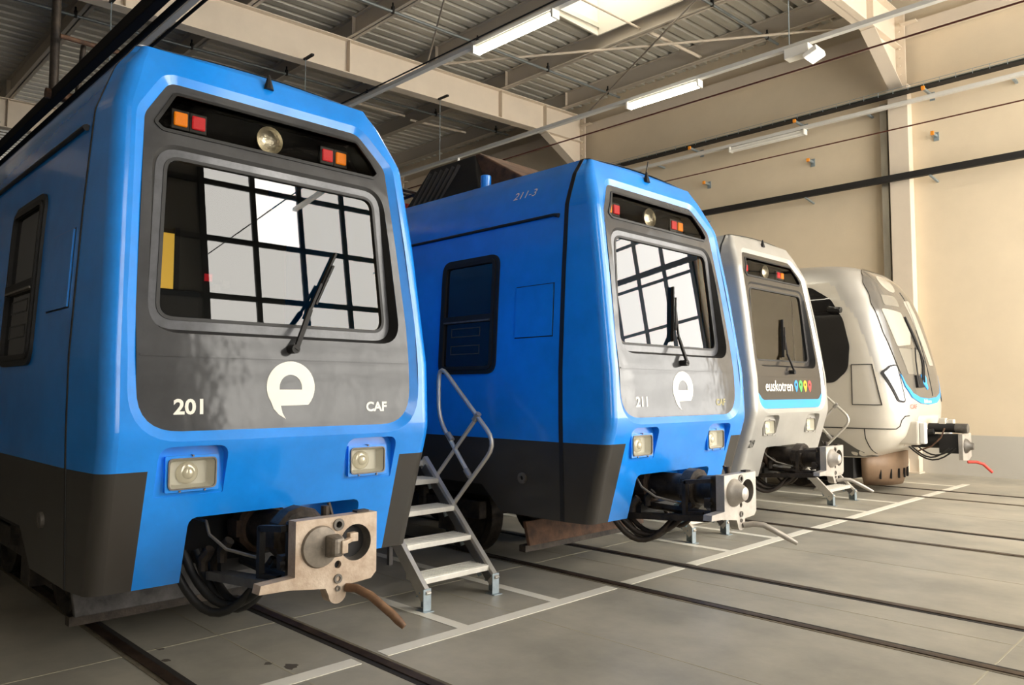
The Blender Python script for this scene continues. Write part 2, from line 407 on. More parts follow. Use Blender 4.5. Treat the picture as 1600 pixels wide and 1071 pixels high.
# ceiling: corrugated deck, purlins, portal beams
def zd(y): return 9.61+0.04*y
SK = [(-10.95, -8.70, 11.75, 13.70), (-1.95, 0.3, 11.75, 13.70)]  # second skylight is added out of view to even out the lighting
mb = MB(); pitch = 0.33
def deck_strip(xa, xb, ya, yb):
    n = int(round((xb-xa)/pitch)); prof = []
    for i in range(n):
        x = xa+i*pitch
        prof += [(x, 0.0), (x+0.20, 0.0), (x+0.225, 0.13), (x+0.305, 0.13)]
    prof.append((xa+n*pitch, 0.0))
    mb.grid([[(x, ya, zd(ya)+h) for x, h in prof], [(x, yb, zd(yb)+h) for x, h in prof]])
bands = [Y0, 11.75, 13.7, YW]
for ya, yb in zip(bands, bands[1:]):
    holes = sorted([(s[0], s[1]) for s in SK if abs(s[2]-ya) < 1e-6])
    xa = X0
    for h0, h1 in holes:
        deck_strip(xa, h0, ya, yb); xa = h1
    deck_strip(xa, X1, ya, yb)
ceil = mb.build('ceiling', DECK, None, 20); tag(ceil, 'corrugated metal roof deck over the depot', kind='structure')
for (a, b, c, d) in SK:
    s = empty('skylight', ((a+b)/2, (c+d)/2, zd((c+d)/2))); s.parent = ceil
    hx, hy = (b-a)/2, (d-c)/2; mb = MB()
    mb.box(-hx-0.04, -hx, -hy, hy, -0.12, 0.95); mb.box(hx, hx+0.04, -hy, hy, -0.12, 0.95)
    mb.box(-hx-0.04, hx+0.04, -hy-0.04, -hy, -0.12, 0.95); mb.box(-hx-0.04, hx+0.04, hy, hy+0.04, -0.12, 0.95)
    mb.build('curb', mat('curb_white', (0.72, 0.67, 0.56), 0.7), s, 0)
    mb = MB(); mb.grid([[(hx*u, hy*v, 0.93+0.25*(1-u*u)*(1-v*v)) for u in (-1,-.6,-.2,.2,.6,1)] for v in (-1,-.6,-.2,.2,.6,1)])
    mb.build('dome_pane', SKYP, s, 60)
PURY = [-2.55, -0.2, 2.15, 4.5, 6.85, 9.18, 11.53, 13.9, 16.3]
for y in PURY:
    mb = MB(); z = zt(y); e = 0.43
    mb.box(X0, X1, -0.012, 0.012, 0, e); mb.box(X0, X1, -0.09, 0.09, 0, 0.018); mb.box(X0, X1, -0.09, 0.09, e-0.018, e)
    p = mb.build('purlin', PURL, ceil, 0); p.location = (0, y, z)
    for fx in FX[:3]:
        mb = MB(); mb.box(fx+0.35, fx+0.36, -0.1, -0.012, z+0.02, z+0.42)
        for q in range(4):
            mb.tube([(fx+0.30, -0.012, z+0.08+q*0.09), (fx+0.30, -0.03, z+0.08+q*0.09)], 0.015, 6)
        f = mb.build('fin_plate', STEELW, ceil, 0); f.location = (0, y, 0)
MB().box(X0, X1, YW-0.22, YW-0.02, 9.35, 9.62).build('wall_girder', STEELW, ceil, 0)
for fx in FX:
    g = empty('portal_beam', (fx, 0, 0)); g.parent = ceil
    ya, yb = Y0, YW-0.26; hx = 0.14
    def sec(x0, x1, z0f, z1f, nm):
        MB().hexa([(x0,ya,z0f(ya)),(x1,ya,z0f(ya)),(x1,yb,z0f(yb)),(x0,yb,z0f(yb)),(x0,ya,z1f(ya)),(x1,ya,z1f(ya)),(x1,yb,z1f(yb)),(x0,yb,z1f(yb))]).build(nm, STEELW, g, 0)
    sec(-0.008, 0.008, zb, zt, 'web'); sec(-hx, hx, zb, lambda y: zb(y)+0.022, 'lower_flange'); sec(-hx, hx, lambda y: zt(y)-0.022, zt, 'upper_flange')
    yh = 15.75; ze = 8.22
    poly = [(yh, zb(yh)), (YW-0.26, zb(YW-0.26)), (YW-0.26, ze)]
    MB().hexa([(-0.008,*poly[0]),(0.008,*poly[0]),(0.008,*poly[2]),(-0.008,*poly[2]),(-0.008,yh,zb(yh)+.01),(0.008,yh,zb(yh)+.01),(0.008,*poly[1]),(-0.008,*poly[1])]).build('haunch_web', STEELW, g, 0)
    MB().bar((0, yh-0.05, zb(yh)-0.01), (0, YW-0.28, ze-0.02), 0.28, 0.024, (0, 0, 1)).build('haunch_flange', STEELW, g, 0)
    mb = MB(); mb.box(-0.2, 0.2, YW-0.30, YW-0.26, 8.1, 9.9); mb.build('end_plate', STEELW, g, 0)
    mb = MB()
    for q in range(8):
        for s in (-1, 1): mb.tube([(s*0.09, YW-0.30, 8.3+q*0.19), (s*0.09, YW-0.335, 8.3+q*0.19)], 0.022, 6)
    mb.build('bolt_row', STEELW, g, 0)
    for ys in (yh-0.1, 4.5, 9.18, 13.9):
        MB().box(-hx, hx, ys-0.006, ys+0.006, zb(ys)+0.02, zt(ys)-0.02).build('stiffener', STEELW, g, 0)
    if fx < -4:
        for s in (-1, 1):
            MB().box(s*0.3-0.16, s*0.3+0.16, YW-0.42, YW-0.26, 9.55, 9.57).build('gusset_plate', STEELW, g, 0)
# roof bracing rods (parts of the roof)
def rod(nm, a, b, r, m): return MB().tube([a, b], r, 8).build(nm, m, ceil, 60)
rod('brace_rod', (-14.45, 11.6, 9.72), (-5.8, 17.2, 9.68), 0.03, STEELW)
rod('brace_rod', (-5.8, 11.9, 9.62), (-14.3, 17.1, 9.72), 0.022, mat('rod_grey', (0.33, 0.29, 0.24), 0.5))
rod('brace_rod', (-14.45, 11.4, 9.6), (-5.8, 5.9, 9.45), 0.022, MATS['rod_grey'])
rod('sag_rod', (-9.8, 13.9, 9.82), (-9.8, 16.3, 9.92), 0.04, STEELW)
rod('sag_rod', (-9.9, 11.53, 9.78), (-9.9, 13.9, 9.87), 0.025, STEELW)
rod('sag_rod', (-18.0, 11.5, 9.75), (-18.0, 13.4, 9.82), 0.035, STEELW)
rod('sag_rod', (-18.0, 13.6, 9.75), (-18.0, 15.8, 9.9), 0.035, STEELW)

# ================================================================== TRAINS (angular blue and silver units)
ZP = [0.60, 1.44, 1.885, 2.73, 3.33, 3.62, 3.765]
XP = [-0.245, 0.0, -0.02, -0.14, -0.245, -0.375, -0.455]
HP = [1.06, 1.08, 1.08, 1.035, 0.99, 0.89, 0.78]
XS = -0.52
def xf(z):
    n = 9; return sum(interp(z+0.05*(k/(n-1)*2-1), ZP, XP) for k in range(n))/n
def hf(z):
    n = 5; return sum(interp(min(3.765, z+0.03*(k/(n-1)*2-1)), ZP, HP) for k in range(n))/n
def hs(z): return hf(z)+0.025
def rc(z): return max(0.012, min(0.085, (xf(z)-XS)*0.55))
ZS = [0.60, 0.8, 1.0, 1.265, 1.36, 1.40, 1.44, 1.48, 1.53, 1.7, 1.83, 1.885, 1.94, 2.2, 2.5, 2.68, 2.73, 2.78, 3.0, 3.20, 3.27, 3.30, 3.33, 3.36, 3.40, 3.5, 3.59, 3.62, 3.65, 3.72, 3.765]
def fmap(base=0.0):
    return lambda u, v, d: (xf(v)+base+d, u, v)
def xg(z): return -0.175-0.088*(z-2.1)
# front outlines in (y, z)
PANEL = rpoly([(-0.905, 1.475), (0.905, 1.475), (0.905, 2.15), (0.83, 3.29), (0.66, 3.545), (-0.66, 3.545), (-0.83, 3.29), (-0.905, 2.15)], [0.24, 0.24, 0.3, 0.13, 0.10, 0.10, 0.13, 0.3], 8)
PANEL_O = offset(PANEL, 0.055)
WIN0 = rpoly([(-0.85, 2.02), (0.85, 2.02), (0.79, 3.135), (-0.79, 3.135)], 0.17, 8)
WIN1 = offset(WIN0, -0.025)
GLS = rpoly([(-0.772, 2.105), (0.772, 2.105), (0.716, 3.06), (-0.716, 3.06)], 0.095, 8)
GLS = offset(GLS, 0.0)
DEST0 = rpoly([(-0.735, 3.205), (0.735, 3.205), (0.785, 3.25), (0.64, 3.485), (-0.64, 3.485), (-0.785, 3.25)], [0.05, 0.05, 0.03, 0.05, 0.05, 0.03], 5)
DEST = offset(DEST0, -0.02)
def pocket(s):
    a, b = (0.395, 0.785) if s > 0 else (-0.785, -0.395)
    return rpoly([(a, 1.115), (b, 1.115), (b, 1.392), (a, 1.392)], [0.01, 0.01, 0.07, 0.07], 5)
def train_front_loop():
    L = [(-(hf(z)-rc(z)), z) for z in ZS[::-1]]          # left edge, top to bottom
    notch = [(-0.57, 0.60), (-0.57, 0.93), (-0.565, 0.955), (-0.55, 0.972), (-0.525, 0.98), (0.525, 0.98), (0.55, 0.972), (0.565, 0.955), (0.57, 0.93), (0.57, 0.60)]
    L += notch + [((hf(z)-rc(z)), z) for z in ZS]
    return L
E_OUT = []
for k in range(41):
    a = -0.77 + (math.radians(213)+0.77)*k/40
    E_OUT.append((math.cos(a), math.sin(a)))
E_OUT += [(-0.72, -0.83), (-0.52, -1.05), (-0.22, -1.24), (-0.36, -1.0), (-0.43, -0.72)]
E_IN = [(-0.48, -0.10)] + [(-0.015+0.465*math.cos(a), -0.02+0.50*math.sin(a)) for a in [PI*(1-k/14) for k in range(15)]] + [(0.45, -0.10)]

def make_train(kind, origin, label, ysc, number):
    T = empty('train', origin, label, 'train'); T.scale = (1, ysc, 1)
    blue = kind != 'silver'
    PA = BLUE if blue else SILVER; LO = SKIRT if blue else SILVER; GP = GREYP if blue else DARKP; FR = FRAME if blue else DARKP
    # ---- cab shell
    fl = train_front_loop()
    cuts = [('v', z) for z in ZS[1:-1]] + [('u', -0.83), ('u', 0.83)]
    dk = lambda u, v: 1 if (v < 1.265 and abs(u) > 0.83) else 0
    slab('cab_front', [fl, PANEL_O, pocket(-1), pocket(1)], fmap(), 0, 0, [PA, LO], T, cuts, dk, 25)
    mb = MB()
    for s in (-1, 1):
        rows = []
        for z in ZS:
            r = rc(z); h = hf(z); x = xf(z); row = []
            for k in range(7):
                a = k/6*PI/2; row.append((x-r+r*math.cos(a), s*(h-r+r*math.sin(a)), z))
            row.append((XS+0.012, s*hs(z), z)); rows.append(row)
        for a, b in zip(rows, rows[1:]):
            mb.mi = 1 if b[0][2] <= 1.2651 else 0
            mb.grid([a, b])
    mb.mi = 0
    xt = xf(3.765); hw = hf(3.765)
    mb.grid([[(xt, hw*t/6, 3.765) for t in range(-6, 7)], [(xt-0.02, hw*t/6, 3.772+0.02*(1-(t/6)**2)) for t in range(-6, 7)], [(XS+0.01, (hw+0.025)*t/6, 3.775+0.04*(1-(t/6)**2)) for t in range(-6, 7)]])
    # coupler notch walls
    nl = [(-0.57, 0.60), (-0.57, 0.93), (-0.565, 0.955), (-0.55, 0.972), (-0.525, 0.98), (0.525, 0.98), (0.55, 0.972), (0.565, 0.955), (0.57, 0.93), (0.57, 0.60)]
    mb.grid([[(xf(z), y, z) for y, z in nl], [(xf(z)-0.05, y*0.985, z) for y, z in nl], [(-0.62, y*0.95, z) for y, z in nl]])
    bmesh.ops.recalc_face_normals(mb.bm, faces=mb.bm.faces)
    mb.build('cab_sides', [PA, LO], T, 28)
    # ---- body
    XB = [XS-0.012, -1.26, -1.52, -4.75, -5.0, -9.0, -15.5]; ZMIN = [0.60, 0.60, 0.83, 0.83, 0.60, 0.60, 0.60]
    zb_ = [None, 1.265, 1.44, 1.885, 2.2, 2.73, 3.0, 3.25, 3.33, 3.45, 3.62, 3.70, 3.765]
    def section(zm):
        S = [(-hs(z if z else zm), z if z else zm) for z in zb_]
        top = [((hf(3.765)+0.025)*t/6, 3.775+0.045*(1-(t/6)**2)) for t in range(-5, 6)]
        return S + top + [(-y, z) for y, z in S[::-1]]
    mb = MB(); rows = [[(x, y, z) for y, z in section(m)] for x, m in zip(XB, ZMIN)]
    V = [[mb.bm.verts.new(p) for p in r] for r in rows]
    for a, b in zip(V, V[1:]):
        for k in range(len(a)-1):
            f = mb.bm.faces.new((a[k], a[k+1], b[k+1], b[k])); f.material_index = 1 if (k == 0 or k == len(a)-2) else 0
    mb.bm.faces.new(V[-1])
    mb.build('body_shell', [PA, LO], T, 28)
    # ---- seam seal between cab and body
    sc = section(0.60); thick = 0.022 if number == '211' else 0.011
    mb = MB(); mb.grid([[(XS-thick, y, z) for y, z in sc], [(XS-thick, y*1.004, z+0.003) for y, z in sc], [(XS+thick, y*1.004, z+0.003) for y, z in sc], [(XS+thick, y, z) for y, z in sc]])
    mb.build('seam_seal', RUBBER, T, 0)
    # ---- grey front panel with bevelled rim
    ring_between('panel_rim', PANEL_O, lambda u, v: (xf(v), u, v), PANEL, lambda u, v: (xf(v)-0.032, u, v), PA, T, smooth=30)
    pm = fmap(-0.032)
    zc = [('v', z) for z in ZS if 1.48 < z < 3.54]
    P = slab('front_panel', [PANEL, WIN0, DEST0], pm, 0, 0, GP, T, zc, None, 25)
    slab('panel_seam', [[(-0.89, 1.888), (0.89, 1.888), (0.89, 1.900), (-0.89, 1.900)]], pm, 0, 0.005, GP, T)
    # window recess, frame, glass
    ring_between('window_recess', WIN0, lambda u, v: (xf(v)-0.032, u, v), WIN1, lambda u, v: (min(xg(v)+0.01, xf(v)-0.045), u, v), RUBBER, T)
    gm = lambda u, v, d: (xg(v)+d, u, v)
    WF = slab('window_frame', [WIN1, GLS], gm, -0.03, 0.012, FR, T, (), None, 30)
    g2 = offset(GLS, 0.006)
    slab('gasket', [g2, offset(GLS, -0.014)], gm, -0.02, 0.016, RUBBER, WF)
    slab('windscreen', [GLS], gm, 0, 0.0, GLASS, T)
    # destination box
    D = slab('marker_light_box', [DEST0, DEST], pm, -0.05, 0.008, RUBBER, T, [('v', 3.33)])
    mb = MB(); mb.grid([[(xf(v)-0.035, u, v) for u, v in DEST], [(-0.46, u*0.99, v) for u, v in DEST]], close=True)
    mb.face([(-0.46, u*0.99, v) for u, v in DEST]); mb.build('box_interior', mat('box_black', (0.003, 0.003, 0.003), 0.9, spec=0.05), D, 0)
    slab('box_glass', [DEST], pm, -0.014, -0.014, GLASSD2, D, [('v', 3.33)])
    for yl, m in ((-0.566, LAMPO), (-0.456, LAMPR), (0.456, LAMPR), (0.566, LAMPO)):
        MB().box(-0.46, -0.43, yl-0.055, yl+0.055, 3.295, 3.42).build('lamp_holder', RUBBER, D, 0, 0.006)
        mb = MB(); mb.box(-0.435, -0.415, yl-0.041, yl+0.041, 3.315, 3.40)
        mb.build('marker_lamp', m, D, 0, 0.008, label='orange marker lamp' if m == LAMPO else 'red marker lamp')
    mb = MB(); pr = [(0.0, -0.45), (0.05, -0.44), (0.085, -0.41), (0.092, -0.385)]
    mb.grid([[(x, r*math.cos(a), 3.35+r*math.sin(a)) for a in [2*PI*k/20 for k in range(20)]] for r, x in [(max(0.002, q[0]), q[1]) for q in pr]], close=True)
    mb.build('top_headlight', mat('mirror_reflector', (0.85, 0.80, 0.66), 0.28, metal=0.9, bump=0.4, bscale=60), D, 60)
    # ---- headlights in pockets
    for s in (-1, 1):
        H = empty('headlight', (0, 0, 0)); H.parent = T
        pk = pocket(s); xb = -0.088
        mb = MB(); mb.grid([[(xf(z), y, z) for y, z in pk], [(min(xb, xf(z)-0.004), y, z) for y, z in pk]], close=True)
        mb.build('pocket', PA, H, 30)
        cy, cz = s*0.583, 1.238
        ro = rpoly([(cy-0.15, cz-0.1), (cy+0.15, cz-0.1), (cy+0.15, cz+0.1), (cy-0.15, cz+0.1)], 0.008, 2)
        ri = rpoly([(cy-0.128, cz-0.08), (cy+0.128, cz-0.08), (cy+0.128, cz+0.08), (cy-0.128, cz+0.08)], 0.025, 4)
        rg = rpoly([(cy-0.136, cz-0.087), (cy+0.136, cz-0.087), (cy+0.136, cz+0.087), (cy-0.136, cz+0.087)], 0.03, 4)
        hm = lambda u, v, d: (xb+d, u, v)
        slab('pocket_back', [pk, offset(ro, -0.004)], lambda u, v, d: (min(xb, xf(v)-0.004)+d, u, v), 0, 0, PA, H)
        slab('bezel', [ro, rg], hm, -0.04, 0.022, PA, H); slab('gasket', [rg, ri], hm, -0.04, 0.030, IRON, H)
        slab('lens', [ri], hm, 0.02, 0.02, LENS, H)
        mb = MB(); mb.grid([[(xb+0.018, u, v) for u, v in ri], [(xb-0.03, cy+(u-cy)*0.8, cz+(v-cz)*0.8) for u, v in ri]], close=True)
        mb.face([(xb-0.03, cy+(u-cy)*0.8, cz+(v-cz)*0.8) for u, v in ri]); mb.build('reflector', REFL, H, 40)
        cb = cy - 0.012 + (0.0 if s < 0 else -0.012)
        mb = MB(); mb.grid([[(xb-0.03+x, cb+r*math.cos(a), cz+r*math.sin(a)) for a in [2*PI*k/20 for k in range(20)]] for r, x in ((0.062, 0.0), (0.060, 0.012), (0.045, 0.022), (0.034, 0.024), (0.030, 0.034), (0.015, 0.04), (0.001, 0.041))], close=True)
        mb.build('bulb', BULB, H, 50)
        mb = MB()
        for (by, bz) in ((cy, cz+0.098), (cy-0.07, cz-0.096), (cy+0.07, cz-0.096)): mb.tube([(xb, by, bz), (xb+0.03, by, bz)], 0.006, 6)
        mb.build('screws', IRON, H, 0)
    # ---- wiper
    W = empty('wiper', (0, 0, 0)); W.parent = T
    b0 = (xf(1.95)-0.01, 0.0, 1.955)
    if number == '201': p1, p2, ba, bb = (0.02, 0.17, 2.22), (-0.05, 0.27, 2.40), (0.165, 2.17), (0.395, 2.62)
    else: p1, p2, ba, bb = (0.02, 0.06, 2.2), (-0.05, 0.09, 2.45), (0.02, 2.16), (0.10, 2.68)
    mb = MB(); mb.tube([(b0[0]-0.05, 0, 1.955), (b0[0]+0.05, 0, 1.955)], 0.028, 10); mb.build('pivot', BLACK, W, 40)
    mb = MB(); mb.bar((b0[0]+0.045, 0, 1.95), (xg(p1[2])+0.06, p1[1], p1[2]), 0.03, 0.02, (1, 0, 0)); mb.bar((xg(p1[2])+0.06, p1[1], p1[2]), (xg(p2[2])+0.035, p2[1], p2[2]), 0.016, 0.016, (1, 0, 0)); mb.build('arm', BLACK, W, 0)
    mb = MB(); q = [(xg(z)+0.018, y, z) for y, z in (ba, ((ba[0]+bb[0])/2, (ba[1]+bb[1])/2), bb)]
    mb.bar(q[0], q[2], 0.014, 0.03, (1, 0, 0))
    c1 = Vector(q[0]).lerp(Vector(q[2]), 0.2)+Vector((0.025, 0.012, 0)); c2 = Vector(q[0]).lerp(Vector(q[2]), 0.8)+Vector((0.025, 0.012, 0)); mb.bar(c1, c2, 0.014, 0.014, (1, 0, 0))
    mb.build('blade', BLACK, W, 0)
    # ---- markings
    lm = lambda u, v, d: (xf(v)-0.032+d, u, v)
    if blue:
        E_ = [(0.162*u, 1.722+0.158*v) for u, v in E_OUT]; I_ = [(0.162*u, 1.722+0.158*v) for u, v in E_IN]
        slab('e_logo', [E_, I_], lm, 0.001, 0.003, LOGO, T, [('v', 1.83), ('v', 1.7), ('v', 1.885)], None, 0, 'cream letter e logo')
        text_obj('fleet_number', number, -0.71, -0.545, 1.566, 1.654, lm, 0.003, LOGO, T, label='cream fleet number', fat=0.03)
        text_obj('maker_mark', 'CAF', 0.545, 0.71, 1.563, 1.628, lm, 0.003, LOGO if number == '201' else LOGOO, T, fat=0.035)
    else:
        text_obj('operator_name', 'euskotren', -0.71, 0.03, 1.70, 1.84, lm, 0.003, LOGO, T, label='white operator lettering', fat=0.012)
        for k, c in enumerate(((0.03, 0.30, 0.75), (0.08, 0.55, 0.10), (0.95, 0.45, 0.02), (0.85, 0.06, 0.06))):
            uc = 0.135+k*0.135; m = mat('drop_%d' % k, c, 0.4)
            o_ = [(uc+0.052*math.cos(a), 1.80+0.062*math.sin(a)) for a in [-0.9+k2*(PI+1.8)/16 for k2 in range(17)]] + [(uc-0.01, 1.69), ]
            o_ = [(uc+0.052*math.cos(a), 1.79+0.06*math.sin(a)) for a in [-0.6+k2*(PI+1.0)/16 for k2 in range(17)]] + [(uc+0.0, 1.685), (uc+0.025, 1.71)]
            i_ = circ(uc, 1.79, 0.022, 10)
            slab('drop_logo', [o_, i_], lm, 0.001, 0.003, m, T, [('v', 1.83)], None, 0, 'coloured drop of the logo')
        nb = [(u, v) for u, v in PANEL]
        band = rpoly([(-0.90, 1.478), (0.90, 1.478), (0.90, 1.68), (0.80, 1.59), (-0.80, 1.59), (-0.90, 1.68)], [0.23, 0.23, 0.0, 0.14, 0.14, 0.0], 6)
        slab('blue_band', [band], lm, 0.001, 0.003, SKYB, T, [('v', 1.53)], None, 0, 'light blue band under the dark panel')
        text_obj('fleet_number', '219', 0, 1, 0, 1, lambda u, v, d: (-0.33+0.22*u+0.03*v, -(hf(1.02)+0.030), 0.98+0.11*v), 0, BLACK, T, shear=0.2) if False else None
        text_obj('fleet_number', '219', -1.03, -0.90, 0.99, 1.09, fmap(), 0.004, BLACK, T, shear=0.25, fat=0.02)
    # ---- side: gutter, window, hatch (left side of the train)
    sm = lambda u, v, d: (u, -(hs(v)+d), v)
    mb = MB(); mb.tube([(-0.60, -(hs(3.25)+0.015), 3.235), (-0.66, -(hs(3.25)+0.012), 3.25), (-15.3, -(hs(3.25)+0.012), 3.25)], [0.020, 0.014, 0.014], 8); mb.build('gutter', RUBBER, T, 50)
    SW = empty('side_window', (0, 0, 0)); SW.parent = T
    wo = rpoly([(-2.14, 1.86), (-1.32, 1.86), (-1.32, 2.99), (-2.14, 2.99)], 0.12, 6); wi = offset(wo, -0.075); wm = offset(wo, -0.04)
    cz_ = [('v', 2.2), ('v', 2.73)]
    slab('window_gasket', [wo, wm], sm, 0, 0.018, RUBBER, SW, cz_); slab('window_frame', [wm, wi], sm, 0, 0.030, BLACK, SW, cz_)
    slab('pane', [wi], sm, 0.002, 0.006, BLACKG, SW, cz_)
    slab('divider', [[(-2.09, 2.375), (-1.37, 2.375), (-1.37, 2.425), (-2.09, 2.425)]], sm, 0, 0.034, BLACK, SW)
    slab('sash_rail', [[(-2.06, 2.36), (-1.40, 2.36), (-1.40, 2.374), (-2.06, 2.374)]], sm, 0, 0.04, IRON, SW)
    for zz in (2.05, 2.22): slab('blind_edge', [[(-1.97, zz), (-1.55, zz), (-1.55, zz+0.09), (-1.97, zz+0.09)], [(-1.96, zz+0.01), (-1.56, zz+0.01), (-1.56, zz+0.08), (-1.96, zz+0.08)]], sm, 0.006, 0.008, INTER, SW)
    hp = [(-1.08, 2.18), (-0.63, 2.18), (-0.63, 2.635), (-1.08, 2.635)]
    slab('hatch_gap', [offset(hp, 0.008)], sm, 0, 0.002, RUBBER, T, [('v', 2.4)])
    slab('side_hatch', [hp], sm, 0, 0.012, PA, T, [('v', 2.4)])
    slab('socket', [circ(-0.98, 0.93, 0.048, 18), circ(-0.98, 0.93, 0.022, 12)], sm, 0, 0.02, IRON, T)
    slab('socket_hole', [circ(-0.98, 0.93, 0.022, 12)], sm, 0, 0.003, BLACK, T)
    if number == '211': text_obj('roof_number', '211-3', -1.24, -0.94, 3.49, 3.56, sm, 0.004, LOGO, T, shear=0.25)
    # roof: horn at the front edge, rear box
    mb = MB(); mb.tube([(xf(3.70), 0.0, 3.70), (xf(3.70)+0.0, 0.0, 3.80)], [0.035, 0.008], 8)
    if number == '211': mb.tube([(-0.43, 0.0, 3.78), (-0.40, 0.0, 3.90)], 0.005, 5)
    mb.build('antenna', BLACK, T, 40)
    # ---- underside
    mb = MB(); mb.box(-15.3, -0.65, -0.93, 0.93, 0.70, 1.05); mb.build('underframe', BLACK, T, 0)
    mb = MB(); n = 8
    for k in range(n):
        pass
    mb.hexa([(-1.16,-0.86,0.28),(-1.12,-0.86,0.28),(-1.12,0.86,0.28),(-1.16,0.86,0.28),(-1.20,-0.88,0.50),(-1.16,-0.88,0.50),(-1.16,0.88,0.50),(-1.20,0.88,0.50)])
    mb.build('plough_plate', mat('pale_grimy_steel', (0.12, 0.11, 0.105), 0.6, metal=0.2, noise=0.6, nscale=6, dark=(0.03, 0.027, 0.025)) if number == '201' else RUST, T, 0, 0.006)
    mb = MB()
    for y in (-0.6, 0.6): mb.box(-1.3, -1.2, y-0.06, y+0.06, 0.4, 0.75)
    mb.box(-1.24, -1.16, -0.88, 0.88, 0.22, 0.28)
    mb.build('plough_bracket', GRIME, T, 0)
    for xw in (-2.3, -4.1):
        A = empty('wheelset', (xw, 0, 0.425)); A.parent = T
        for s in (-1, 1):
            mb = MB(); prof = [(0.06, 0.10), (0.10, 0.09), (0.12, 0.03), (0.30, 0.02), (0.33, 0.06), (0.40, 0.06), (0.405, -0.02), (0.413, -0.05), (0.413, -0.08), (0.33, -0.08), (0.30, -0.03), (0.06, -0.04)]
            mb.grid([[(r*math.cos(a), s*(0.55+y), r*math.sin(a)) for a in [2*PI*k/28 for k in range(28)]] for r, y in prof], close=True)
            mb.build('wheel', GRIME, A, 40)
        MB().tube([(0, -0.6, 0), (0, 0.6, 0)], 0.07, 10).build('axle', GRIME, A, 40)
    for s in (-1, 1):
        mb = MB(); mb.bar((-1.85, s*0.78, 0.52), (-4.6, s*0.78, 0.52), 0.1, 0.18)
        for xw in (-2.3, -4.1): mb.box(xw-0.13, xw+0.13, s*0.78-0.09, s*0.78+0.09, 0.28, 0.55)
        mb.tube([(-2.75, s*0.8, 0.5), (-2.75, s*0.8, 0.8)], 0.08, 8); mb.tube([(-3.65, s*0.8, 0.5), (-3.65, s*0.8, 0.8)], 0.08, 8)
        mb.build('bogie_frame', GRIME, T, 0, 0.01)
    # ---- coupler
    K = empty('coupler', (0, 0, 0)); K.parent = T
    PM = PLATE if number == '201' else PLATE2
    xp = 0.485
    out = [(-0.262, 1.0), (-0.262, 0.705), (-0.455, 0.695), (-0.465, 0.65), (-0.30, 0.645), (-0.075, 0.615)] + [(0.055*math.cos(a), 0.572+0.05*math.sin(a)) for a in [PI*(1+k/10) for k in range(11)]] + [(0.065, 0.615), (0.22, 0.625), (0.256, 0.66), (0.256, 1.0)]
    cm = lambda u, v, d: (xp+d, u, v)
    cup = circ(0.115, 0.842, 0.102, 28)
    slab('coupler_plate', [out, cup, circ(0, 0.735, 0.022, 12), circ(0.0, 0.955, 0.02, 12)], cm, -0.05, 0.028, PM, K, (), None, 30, back=True)
    mb = MB(); mb.grid([[(xp+x, 0.115+r*math.cos(a), 0.842+r*math.sin(a)) for a in [2*PI*k/28 for k in range(28)]] for r, x in ((0.102, 0.028), (0.094, 0.0), (0.085, -0.07), (0.05, -0.12), (0.002, -0.125))], close=True)
    mb.build('cup', IRON, K, 40)
    mb = MB(); prof = [(0.118, 0.028), (0.114, 0.045), (0.098, 0.062), (0.082, 0.085), (0.066, 0.115), (0.054, 0.135), (0.03, 0.145), (0.002, 0.147)] if number != '201' else [(0.115, 0.028), (0.108, 0.043), (0.09, 0.047), (0.002, 0.05)]
    mb.grid([[(xp+x, -0.115+r*math.cos(a), 0.848+r*math.sin(a)) for a in [2*PI*k/28 for k in range(28)]] for r, x in prof], close=True)
    mb.build('cone', PM if number != '201' else mat('worn_cone_steel', (0.30, 0.255, 0.205), 0.55, metal=0.4, noise=0.4, nscale=14), K, 35)
    if number == '201':
        mb = MB(); mb.hexa([(xp+0.04,-0.10,0.785),(xp+0.13,-0.085,0.80),(xp+0.13,-0.015,0.80),(xp+0.04,0.0,0.785),(xp+0.04,-0.10,0.915),(xp+0.13,-0.085,0.90),(xp+0.13,-0.015,0.90),(xp+0.04,0.0,0.915)]); mb.build('cone_block', MATS['worn_cone_steel'], K, 0, 0.02)
        mb = MB(); mb.bar((xp+0.10, -0.03, 0.86), (xp+0.07, 0.055, 0.872), 0.03, 0.025); mb.box(xp+0.03, xp+0.07, 0.05, 0.105, 0.855, 0.905); mb.box(xp+0.09, xp+0.14, -0.045, -0.005, 0.815, 0.885); mb.build('latch_hook', PM, K, 0, 0.005)
    mb = MB()
    for (y, z, r) in ((0, 0.955, 0.034), (0, 0.658, 0.026), (0.0, 0.605, 0.016)):
        mb.grid([[(xp+x, y+q*math.cos(a), z+q*math.sin(a)) for a in [2*PI*k/14 for k in range(14)]] for q, x in ((r, 0.028), (r, 0.036), (r*0.55, 0.036), (r*0.5, 0.0))], close=True)
    mb.build('port_rings', IRON, K, 30)
    mb = MB()
    for (y, z, r) in ((0, 0.955, 0.018), (0, 0.658, 0.012), (0, 0.735, 0.022)): mb.tube([(xp-0.02, y, z), (xp+0.005, y, z)], r, 10)
    mb.build('port_holes', BLACK, K, 0)
    KM = BLACK if number == '201' else GRIME
    mb = MB(); mb.box(xp-0.12, xp-0.03, -0.25, 0.245, 0.68, 0.99); mb.build('coupler_head', KM, K, 0, 0.02)
    mb = MB(); mb.tube([(-0.9, 0, 0.83), (-0.1, 0, 0.83), (0.1, 0, 0.83), (0.25, 0, 0.83), (xp-0.08, 0, 0.83)], [0.125, 0.125, 0.12, 0.135, 0.16], 20); mb.build('draw_bar', GRIME, K, 50)
    mb = MB(); mb.box(xp-0.16, xp-0.10, -0.27, -0.20, 0.72, 0.80); mb.tube([(xp-0.1, -0.26, 0.76), (xp-0.1, -0.29, 0.76)], 0.02, 8); mb.build('side_lug', KM, K, 0)
